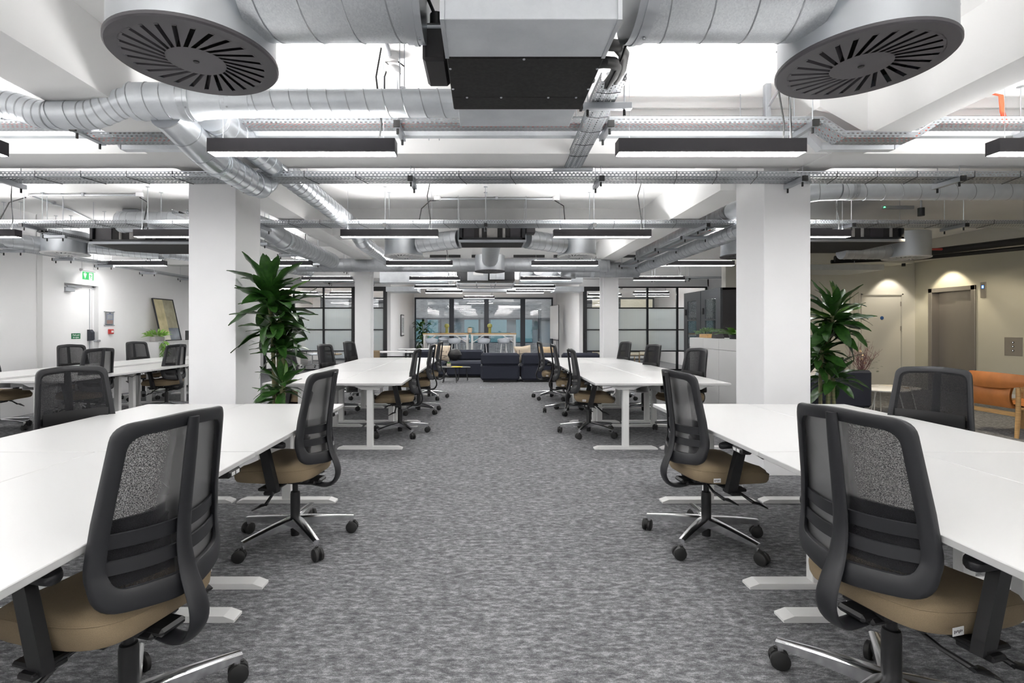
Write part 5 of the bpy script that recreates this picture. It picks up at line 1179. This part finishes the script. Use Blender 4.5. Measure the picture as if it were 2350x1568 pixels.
# ================================================================ PLANTS
def leaf_mesh(L_, W_, droop, fold=.25, twist=0.0, n=9, name='leaf'):
    rows = []
    for i in range(n + 1):
        u = i / n; w_ = W_ * .5 * (math.sin(PI * min(1, u * .92 + .05)) ** .8) * (1 if u < .98 else .2)
        if i == 0: w_ = W_ * .12
        ang = droop * u; s = L_ * u; 
        y = L_ * (math.sin(ang) / droop if abs(droop) > 1e-3 else u); z = -L_ * ((1 - math.cos(ang)) / droop if abs(droop) > 1e-3 else 0)
        tw = twist * u; wav = .06 * W_ * math.sin(u * 14)
        def P(k): 
            x = k * w_; zz = abs(k) * w_ * fold + wav * abs(k); return (x * math.cos(tw) - zz * math.sin(tw), y, z + x * math.sin(tw) + zz * math.cos(tw))
        rows.append([P(-1), P(-.5), P(0), P(.5), P(1)])
    return rows
LM = []
for k in range(7):
    random.seed(40 + k)
    q = MB(); q.grid(leaf_mesh(1.0, .27 + .03 * (k % 3), .15 + .17 * k, .3, random.uniform(-.5, .5))); LM.append(q.mesh('leaf', ['leaf', 'leaf', 'leaf', 'leaf2', 'leaf', 'leaf', 'leaf'][k]))
def whorl(t, c, n, ln, seed, up0=.15, up1=1.9, rad=.02, fresh=2, lim=None):
    random.seed(seed)
    for k in range(n):
        u = k / max(1, n - 1); el = up0 + (up1 - up0) * u + random.uniform(-.12, .12); az = 2.39996 * k + random.uniform(-.3, .3)
        L_ = ln * random.uniform(.75, 1.12) * (1.0 if u > .15 else .8); mi = (3 if k < fresh else random.choice([0, 1, 2, 4, 5, 6]))
        d = Vector((math.cos(az) * math.sin(el), math.sin(az) * math.sin(el), math.cos(el)))
        if lim and not lim(Vector(c) + d * L_): continue
        base = Vector(c) + Vector((math.cos(az), math.sin(az), 0)) * rad + Vector((0, 0, .03 - .22 * ln * 2.2 * u))
        yv = d; xv = yv.cross(Vector((0, 0, 1))).normalized() if abs(d.z) < .98 else Vector((1, 0, 0)); zv = xv.cross(yv).normalized()
        m_ = Matrix((xv, yv, zv)).transposed().to_4x4()
        o = bpy.data.objects.new('leaf', LM[mi]); C.objects.link(o); o.parent = t
        o.matrix_local = Matrix.Translation(base) @ m_ @ Matrix.Rotation(random.uniform(-.5, .5), 4, 'Y') @ Matrix.Scale(L_, 4)
def dracaena(loc, label, canes, heads, potm='greypot', lim=None, seed=1):
    t = thing('potted_dracaena', label, 'plant', loc)
    MB().lathe([(.15, 0), (.19, .32), (.195, .36), (.175, .36), (.17, .32), (0, .32)], 28).build('pot', potm, t); MB().lathe([(0, .325), (.17, .325)], 16).build('soil', 'soil', t)
    for pts, r_ in canes:
        n = 14; P = [Vector(p) for p in pts]; dense = []
        for i in range(len(P) - 1):
            for s in range(n): dense.append(P[i].lerp(P[i + 1], s / n))
        dense.append(P[-1]); MB().tube(dense, [r_ * (1 + .10 * (i % 2)) for i in range(len(dense))], 8).build('stem', 'stem', t)
    for i, (c, n, ln, u0, u1) in enumerate(heads): whorl(t, c, n, ln, seed * 50 + i, u0, u1, lim=(lambda p: lim(p + Vector(loc))) if lim else None)
    return t
okl = lambda p: not (p.x < -2.25 and p.y > 4.62) 
dracaena((-1.93, 4.78, 0), 'tall leafy dracaena with three canes beside the left pillar',
         [([(-.03, 0, .3), (-.04, 0, .9), (-.06, .02, 1.28), (-.09, 0, 1.70)], .019), ([(.05, .02, .3), (.05, 0, .8), (.04, 0, 1.16)], .017), ([(.02, -.05, .3), (.03, -.05, .60), (.05, -.04, .80)], .017), ([(-.06, .05, .3), (-.02, .05, 1.0), (-.0, .03, 1.46)], .016)],
         [((-.09, 0, 1.73), 36, .38, .1, 1.95), ((-.02, .03, 1.56), 36, .42, .5, 2.0), ((-.05, 0, 1.38), 20, .34, .9, 2.1), ((.04, 0, 1.20), 28, .27, .1, 1.9), ((.05, -.04, .86), 24, .27, .15, 1.9), ((-.02, 0, .74), 12, .24, .7, 2.1)], lim=okl, seed=3)
dracaena((3.74, 5.55, 0), 'tall leafy dracaena right of the right pillar near the navy armchair',
         [([(.0, 0, .3), (.01, 0, .75), (.0, .02, 1.1), (.06, 0, 1.52)], .022), ([(-.06, .03, .3), (-.08, 0, .8), (-.06, 0, 1.12)], .018), ([(.07, -.03, .3), (.06, 0, .62), (.06, 0, .82)], .018)],
         [((.07, 0, 1.56), 38, .38, .05, 1.9), ((.05, 0, 1.44), 20, .40, .9, 2.1), ((-.06, 0, 1.18), 26, .32, .1, 1.9), ((-.1, 0, 1.05), 16, .30, .8, 2.2), ((.06, 0, .88), 26, .32, .1, 1.9)], seed=8)
# bushy plant at the far window
t = thing('potted_tree', 'bushy glossy plant standing at the far window by the high tables', 'plant', (-2.45, 20.4, 0))
MB().lathe([(.18, 0), (.22, .35), (.19, .35), (0, .32)], 18).build('pot', 'greypot', t)
MB().tube([(0, 0, .3), (.02, 0, .9), (-.02, 0, 1.5)], .02, 6).build('stem', 'stem', t)
random.seed(5)
for k in range(110):
    z = random.uniform(.55, 1.62); r_ = (.18 + .22 * max(0, (z - 1.1) / .5)) * random.uniform(.5, 1.2); a = random.uniform(0, 2 * PI)
    o = bpy.data.objects.new('leaf', LM[random.choice([0, 1, 3, 3, 4])]); C.objects.link(o); o.parent = t
    o.matrix_local = Matrix.Translation((r_ * math.cos(a) * .6, r_ * math.sin(a) * .6, z)) @ Matrix.Rotation(a - PI / 2, 4, 'Z') @ Matrix.Rotation(random.uniform(-.6, .8), 4, 'X') @ Matrix.Diagonal((.32, .26, .26, 1))
def bush(loc, label, m, n, r_, hang=0.0, lw=.03, ll=.12, box=None, name='potted_plant', seed=1, hd=(0, -1)):
    t = thing(name, label, 'plant', loc); random.seed(seed)
    if box: MB().box(-box[0], box[0], -box[1], box[1], 0, box[2], .005).build('trough', box[3], t); h = box[2]
    else: h = 0
    for k in range(n):
        a = random.uniform(0, 2 * PI); e = random.uniform(.2, 1.4); q = MB(); L_ = ll * random.uniform(.7, 1.3); rr = r_ * random.uniform(0, 1)
        cx, cy_ = rr * math.cos(a), rr * math.sin(a); pts = []
        for s in range(5):
            u = s / 4; pts.append((cx + math.cos(a) * L_ * u * math.sin(e), cy_ + math.sin(a) * L_ * u * math.sin(e), h + .01 + L_ * u * math.cos(e) + (rr / r_ < .6) * .03 - .35 * L_ * u * u))
        q.tube(pts, [.001, lw * .4, lw * .5, lw * .3, .001], 5, sx=.25); q.build('leaf', m, t)
    if hang:
        for k in range(int(n * .9)):
            z = -hang * (k / (n * .9)) ; side = random.uniform(-.09, .09); q = MB(); a = random.uniform(0, 2 * PI)
            o0 = Vector((hd[0] * (.13 + .02 * random.random()) + side * abs(hd[1]), hd[1] * (.13 + .02 * random.random()) + side * abs(hd[0]), z + .02)); d = Vector((math.cos(a) * .5, math.sin(a) * .5, -.55)).normalized() * ll * .8
            q.tube([o0, o0 + d * .3, o0 + d * .7, o0 + d], [.001, lw * .45, lw * .4, .001], 5, sx=.25); q.build('leaf', m, t)
    return t
bush((-6.86, 10.35 + .35, 1.077), 'trailing green fern spilling over the low cabinet by the left wall', 'leaf3', 110, .15, .42, .022, .17, (.06, .16, .10, 'greypot'), 'trailing_fern', 4, (1, 0))
bush((3.66, 8.35, 1.20), 'small grey green bushy plant in a wooden trough on the tall cabinets', 'leaf4', 90, .16, 0, .03, .10, (.07, .16, .06, 'oak'), 'trough_plant', 6)
t = thing('birds_nest_fern', 'bright broad leaved fern on the tall cabinet beside the right pillar', 'plant', (3.62, 7.38, 1.20)); MB().lathe([(.06, 0), (.07, .06), (0, .055)], 14).build('pot', 'frame', t)
random.seed(9)
for k in range(14):
    a = k * 2.4; o = bpy.data.objects.new('leaf', LM[3]); C.objects.link(o); o.parent = t
    o.matrix_local = Matrix.Translation((0, 0, .05)) @ Matrix.Rotation(a, 4, 'Z') @ Matrix.Rotation(.75 - .5 * (k / 14), 4, 'X') @ Matrix.Diagonal((.30, .30, .30, 1))
t = thing('dark_ornament', 'dark angular ornament between the two plants on the tall cabinets', 'ornament', (3.6, 7.85, 1.201)); MB().prism([(-.09, 0), (.09, 0), (.06, .10), (-.02, .10)], -.06, .06, 'x').build('ornament_body', 'podside', t)

# ================================================================ RIGHT SIDE: cabinets, pods, lobby
for i, (a, c) in enumerate([(8.12, 8.66), (7.58, 8.12), (7.04, 7.58), (6.5, 7.04)]):
    t = thing('tall_cabinet', ['tall pale planter cabinet under the grey green trough plant', 'tall pale planter cabinet behind the desk chair, second from the pods', 'tall pale planter cabinet beneath the bright fern', 'tall pale planter cabinet mostly hidden by the right pillar'][i], 'cabinet', (0, (a + c) / 2, 0), group='tall planter cabinets'); w_ = (c - a) / 2 - .001
    MB().box(3.51, 3.94, -w_, w_, .05, 1.19, .002).build('body', 'cab', t)
    MB().box(3.49, 3.51, -w_ + .002, w_ - .002, .06, 1.035, .002).build('door', 'cab', t); MB().box(3.49, 3.51, -w_ + .002, w_ - .002, 1.041, 1.20, .002).build('planter_panel', 'cab', t)
    MB().box(3.53, 3.9, -w_, w_, 0, .05).build('plinth', 'black', t); MB().box(3.51, 3.94, -w_, w_, 1.19, 1.20).build('cabinet_top', 'top', t)
for i, (a, c) in enumerate([(9.90, 10.72), (9.06, 9.88)]):
    t = thing('phone_pod', ['charcoal glass-door pod nearer the glass partition', 'charcoal glass-door pod nearer the pillar'][i], 'pod', (0, (a + c) / 2, 0), group='charcoal pods'); w_ = (c - a) / 2; x = 4.2
    q = MB(); q.box(x + .04, x + 1.0, -w_, -w_ + .04, 0, 2.08); q.box(x + .04, x + 1.0, w_ - .04, w_, 0, 2.08); q.box(x + .04, x + 1.0, -w_, w_, 2.04, 2.08); q.box(x + .96, x + 1.0, -w_, w_, 0, 2.08); q.build('shell', 'podside', t)
    q = MB(); q.box(x, x + .04, -w_ + .004, -w_ + .19, .02, 2.08); q.box(x, x + .04, w_ - .19, w_ - .004, .02, 2.08); q.box(x, x + .04, -w_ + .19, w_ - .19, 1.90, 2.08); q.box(x, x + .04, -w_ + .19, w_ - .19, .02, .16); q.build('door_frame', 'pod', t)
    MB().box(x + .01, x + .02, -w_ + .19, w_ - .19, .16, 1.9).build('pane', 'glass', t); MB().box(x - .005, x + .03, -w_ + .19, w_ - .19, 1.50, 1.53).build('glazing_bar', 'frame', t)
    MB().box(x - .03, x, w_ - .14, w_ - .10, 1.62, 1.74, .004).box(x - .03, x, w_ - .14, w_ - .10, .3, .42, .004).build('hinge', 'black', t)
    MB().box(x + .5, x + .95, -w_ + .05, w_ - .05, .98, 1.01).build('shelf', 'cab', t); MB().box(x + .93, x + .955, -w_ + .05, w_ - .05, .02, 1.45).build('lining', 'cab', t)
# lobby wall doors
for n, (a, c) in enumerate([(8.50, 9.44), (7.62, 8.28)]):
    d = bpy.data.objects.new('door_%d' % (n + 2), None); C.objects.link(d); d['kind'] = 'structure'
    MB().box(a, a + .03, 11.48, 11.6, 0, 2.13).box(c - .03, c, 11.48, 11.6, 0, 2.13).box(a, c, 11.48, 11.6, 2.10, 2.13).build('door_frame', 'cream', d)
    MB().box(a + .034, c - .034, 11.51, 11.55, .01, 2.097, .002).build('door_leaf', 'cream', d)
    if n == 0:
        for z in (.25, 1.3, 1.85): MB().box(c - .045, c - .02, 11.495, 11.512, z, z + .10).build('hinge', 'lift', d)
        MB().lathe([(0, 0), (.04, 0), (.04, .004), (0, .004)], 20, M_=Matrix.Translation((8.98, 11.509, 1.585)) @ Matrix.Rotation(PI / 2, 4, 'X')).build('blue_sign_disc', 'blue', d)
    hx = a + .10 if n == 0 else c - .10
    MB().box(hx - .02, hx + .02, 11.495, 11.51, .96, 1.10, .003).tube([(hx, 11.50, 1.05), (hx, 11.46, 1.05), (hx + (.07 if n == 0 else -.07), 11.455, 1.04)], .008, 6).build('handle', 'lift', d)
for x in (8.28, 8.34, 8.44): struct('trim_3', MB().box(x, x + .02, 11.485, 11.5, 0, 2.2), 'cream')
# lift
t = thing('lift', 'grey steel lift entrance with half lit doors in the beige lobby wall', 'lift', (XR, 10.6, 0))
q = MB(); q.box(-.03, .16, -.53, -.44, 0, 2.21, .004); q.box(-.03, .16, .44, .53, 0, 2.21, .004); q.box(-.03, .16, -.53, .53, 2.12, 2.21, .004); q.build('architrave', 'lift', t)
MB().box(.10, .13, -.44, .02, .01, 2.12, .002).build('door_panel', 'lift', t); MB().box(.13, .16, .02, .44, .01, 2.12, .002).build('door_panel', 'lift', t)
t = thing('lift_indicator', 'narrow steel plate with blue floor display right of the lift', 'panel', (XR - .01, 9.92, 2.10)); MB().box(-.005, .01, -.055, .055, -.15, .15, .002).build('plate', 'steel', t); MB().box(-.008, -.004, -.03, .03, .02, .10).build('display', 'frame', t); MB().box(-.0095, -.008, -.022, .022, .03, .09).build('display_glow', 'display', t)
text('6', .05, 'digit', t, (-.0105, 0, .06), (PI / 2, 0, -PI / 2), 'digit')
t = thing('lift_call_panel', 'square steel call plate with three round buttons on the beige wall', 'panel', (XR - .008, 9.36, 1.02)); MB().box(0, .008, -.16, .16, -.17, .17, .002).build('plate', 'steel', t)
for z in (.075, 0, -.075): MB().lathe([(0, 0), (.018, 0), (.018, .006), (0, .006)], 14, M_=Matrix.Translation((-.006, 0, z)) @ Matrix.Rotation(PI / 2, 4, 'Y')).build('button', 'frame', t); MB().lathe([(0, 0), (.008, 0), (0, .003)], 10, M_=Matrix.Translation((-.008, 0, z)) @ Matrix.Rotation(PI / 2, 4, 'Y')).build('button_light', 'exitwhite', t)
def spot(x, y, z, tx, ty, tz, pw, ang, col=(1, .86, .62), name='lobby_spot_and_fill'):
    d = bpy.data.lights.new(name, 'SPOT'); d.energy = pw; d.spot_size = ang; d.spot_blend = .35; d.color = col; d.shadow_soft_size = .04
    o = bpy.data.objects.new(name, d); C.objects.link(o); o.location = (x, y, z); o.rotation_euler = (Vector((tx, ty, tz)) - Vector((x, y, z))).to_track_quat('-Z', 'Y').to_euler()
for x, y, lb in [(9.15, 10.6, 'small round downlight set over the lift'), (9.05, 11.0, 'small round downlight set before the lobby door'), (9.3, 8.2, 'added fill downlight at the right end of the lobby')]:  # third fitting is out of view, added to go with the lobby fill
    z = 2.83 if x > 9.2 else (2.75 if y > 10.9 else 2.9)
    t = thing('downlight', lb, 'light', (x, y, z - .06)); MB().lathe([(.03, .0), (.035, 0), (.035, .06), (0, .06)], 16).build('housing', 'frame', t); MB().lathe([(0, .003), (.03, .003)], 12).build('lamp_face', 'spotface', t)
spot(9.28, 10.6, 2.78, 9.75, 10.6, 1.5, 20, 1.45); spot(9.1, 11.1, 2.68, 9.15, 11.6, 1.4, 11, 1.4, (1, .9, .75)); spot(6.0, 7.0, 2.88, 6.1, 7.6, 0, 60, 1.3); spot(9.3, 8.2, 2.85, 9.6, 8.0, 1.2, 60, 2.2); spot(8.4, 6.4, 2.85, 8.9, 7.4, 0, 22, 2.5); spot(8.2, 9.2, 2.4, 9.0, 9.9, 0, 16, 2.5)  # last three spots are fill, added to brighten the beige lobby
# navy armchair seen from behind, white tables, orange chair
t = thing('armchair', 'navy armchair seen from behind beside the right leafy plant', 'armchair', (5.24, 7.35, 0))
MB().box(-.32, .31, -.08, .06, .22, .755, .035).build('backrest', 'navy', t); MB().box(-.30, .29, 0, .62, .18, .44, .04).build('seat', 'navy', t)
for sx in (-.26, .25):
    for y in (.0, .55): MB().tube([(sx, y, .2), (sx, y, 0)], .012, 6).build('leg', 'frame', t)
MB().box(-.34, -.27, 0, .6, .3, .60, .02).box(.26, .33, 0, .6, .3, .60, .02).build('armrest', 'navy', t)
cushion((5.02, 7.62, .46), .46, (.2, .45, .6), 'greycushion', 'grey cushion standing on the navy armchair')
round_table((5.98, 7.75, 0), .40, .45, 'white', 'larger white round lobby table behind the navy armchair', 'lobby_table', 'whitemetal')
round_table((6.55, 8.15, 0), .34, .42, 'white', 'smaller white round lobby table with books on it', 'lobby_table', 'whitemetal')
for k, (x, y, r_) in enumerate([(6.52, 8.1, .2), (6.53, 8.12, -.15)]):
    t = thing('magazine', ['upper open magazine on the smaller lobby table', 'lower magazine on the smaller lobby table'][k], 'magazine', (x, y, .431 - .0105 * k), r_); MB().box(-.12, .12, -.16, .16, 0, .01, .001).build('cover', 'book' if k == 0 else 'oak', t)
t = thing('vase_arrangement', 'dried purple twigs and eucalyptus in a cream vase on the lobby table', 'vase', (5.85, 7.88, .45)); MB().lathe([(.04, 0), (.07, .06), (.06, .16), (.03, .20), (.035, .22), (.03, .22), (0, .05)], 20).build('vase', 'pot', t)
random.seed(12)
for k in range(46):
    a = random.uniform(0, 2 * PI); s_ = random.uniform(.05, .26); h = random.uniform(.25, .52); pts = [(0, 0, .18)]
    for j in range(4): u = (j + 1) / 4; pts.append((math.cos(a) * s_ * u + random.uniform(-.025, .025), math.sin(a) * s_ * u + random.uniform(-.025, .025), .2 + h * u))
    q = MB(); q.tube(pts, [.003, .003, .0025, .002, .001], 4)
    for j in (2, 3): p = Vector(pts[j]); q.tube([p, p + Vector((random.uniform(-.05, .05), random.uniform(-.05, .05), .05))], .002, 4)
    q.build('twig', 'twig', t)
for k in range(18):
    p = Vector((.10 + random.uniform(-.03, .12), random.uniform(-.1, .05), .22 + random.uniform(0, .22))); MB().lathe([(0, 0), (.022, .003), (.0, .006)], 8, p).build('leaf', 'leaf', t)
for k in range(4): MB().lathe([(0, 0), (.015, .01), (.012, .03), (0, .04)], 8, (random.uniform(-.05, .06), 0, .35 + .06 * k)).build('dried_flower', 'cushbeige', t)
t = thing('lounge_chair', 'orange leather lounge chair with oak frame at the right', 'armchair', (6.92, 6.62, 0), 0.0)
for x, y in [(-.33, -.33), (-.33, .27), (.34, -.33), (.34, .27)]:
    MB().tube([(x - .02 * (1 if x < 0 else -1), y, 0), (x, y, .3), (x + .0, y, .62 if x < 0 else .58)], [.022, .026, .024], 12).build('leg', 'oak', t)
for y in (-.33, .27): MB().box(-.34, .35, y - .018, y + .018, .565, .60, .008).build('arm_rail', 'oak', t)
for x in (-.33, .34): MB().box(x - .014, x + .014, -.33, .27, .26, .315, .006).build('cross_rail', 'oak', t)
for y in (-.33, .27): MB().tube([(-.33, y, .36), (.34, y, .40)], .018, 8).build('side_rail', 'oak', t)
rows = []
for i in range(11):      # seat sling, hanging curve
    u = i / 10; x = -.34 + .66 * u; z = .40 - .05 * math.sin(PI * u) - .0; rows.append([(x, y, z + .015 * ((y + .03) / .27) ** 2) for y in (-.30, -.18, -.03, .12, .24)])
low = [[(p[0], p[1], p[2] - .03) for p in r_] for r_ in rows]
q = MB(); q.grid(rows); q.grid(low[::-1]); q.build('seat_sling', 'leather', t)
rows = []
for i in range(15):      # back sling from under the seat up to the rounded top band
    u = i / 14; z = .36 + .30 * u; x = -.36 - .05 * math.sin(PI * u); rows.append([(x + .012 * s, -.30 + .54 * v, z) for s, v in ((0, 0), (0, .5), (0, 1))])
q = MB(); q.grid(rows); q.grid([[(p[0] + .03, p[1], p[2]) for p in r_] for r_ in rows][::-1]); q.build('back_sling', 'leather', t)
rows = []
for i in range(17):      # wrap around top band, bowed outwards and reaching forward at both ends
    u = -1 + 2 * i / 16; y = -.03 + .42 * u; x = -.44 + .22 * abs(u) ** 3.2; zt = .80 - .03 * abs(u) ** 3; zb = .60 + .07 * abs(u) ** 3; rows.append([(x, y, zb), (x - .03, y * 1.02 + .001, (zt + zb) / 2), (x + .005, y, zt), (x + .035, y * .97, zt - .005), (x + .015, y * .97, (zt + zb) / 2), (x + .03, y * .97, zb)])
q = MB(); q.grid(rows, closed=True); q.build('back_band', 'leather', t)
# white low wall behind the right plant
struct('low_wall', MB().box(4.15, 6.12, 8.88, 8.98, 0, .78), 'paint')
# floor box covers
for i, (x, y) in enumerate([(.07, 11.65), (-2.1, 5.45)]):
    t = thing('floor_box', ['square floor outlet lid in the aisle before the sofas', 'floor outlet lid under the left back desks'][i], 'floor outlet', (x, y, 0)); MB().box(-.14, .14, -.10, .10, 0, .004, .001).build('lid', 'carpet', t); q = MB(); q.box(-.15, .15, -.11, -.10, 0, .005); q.box(-.15, -.14, -.11, .11, 0, .005); q.box(.14, .15, -.11, .11, 0, .005); q.box(-.15, .15, .10, .11, 0, .005); q.build('lid_frame', 'strut', t)
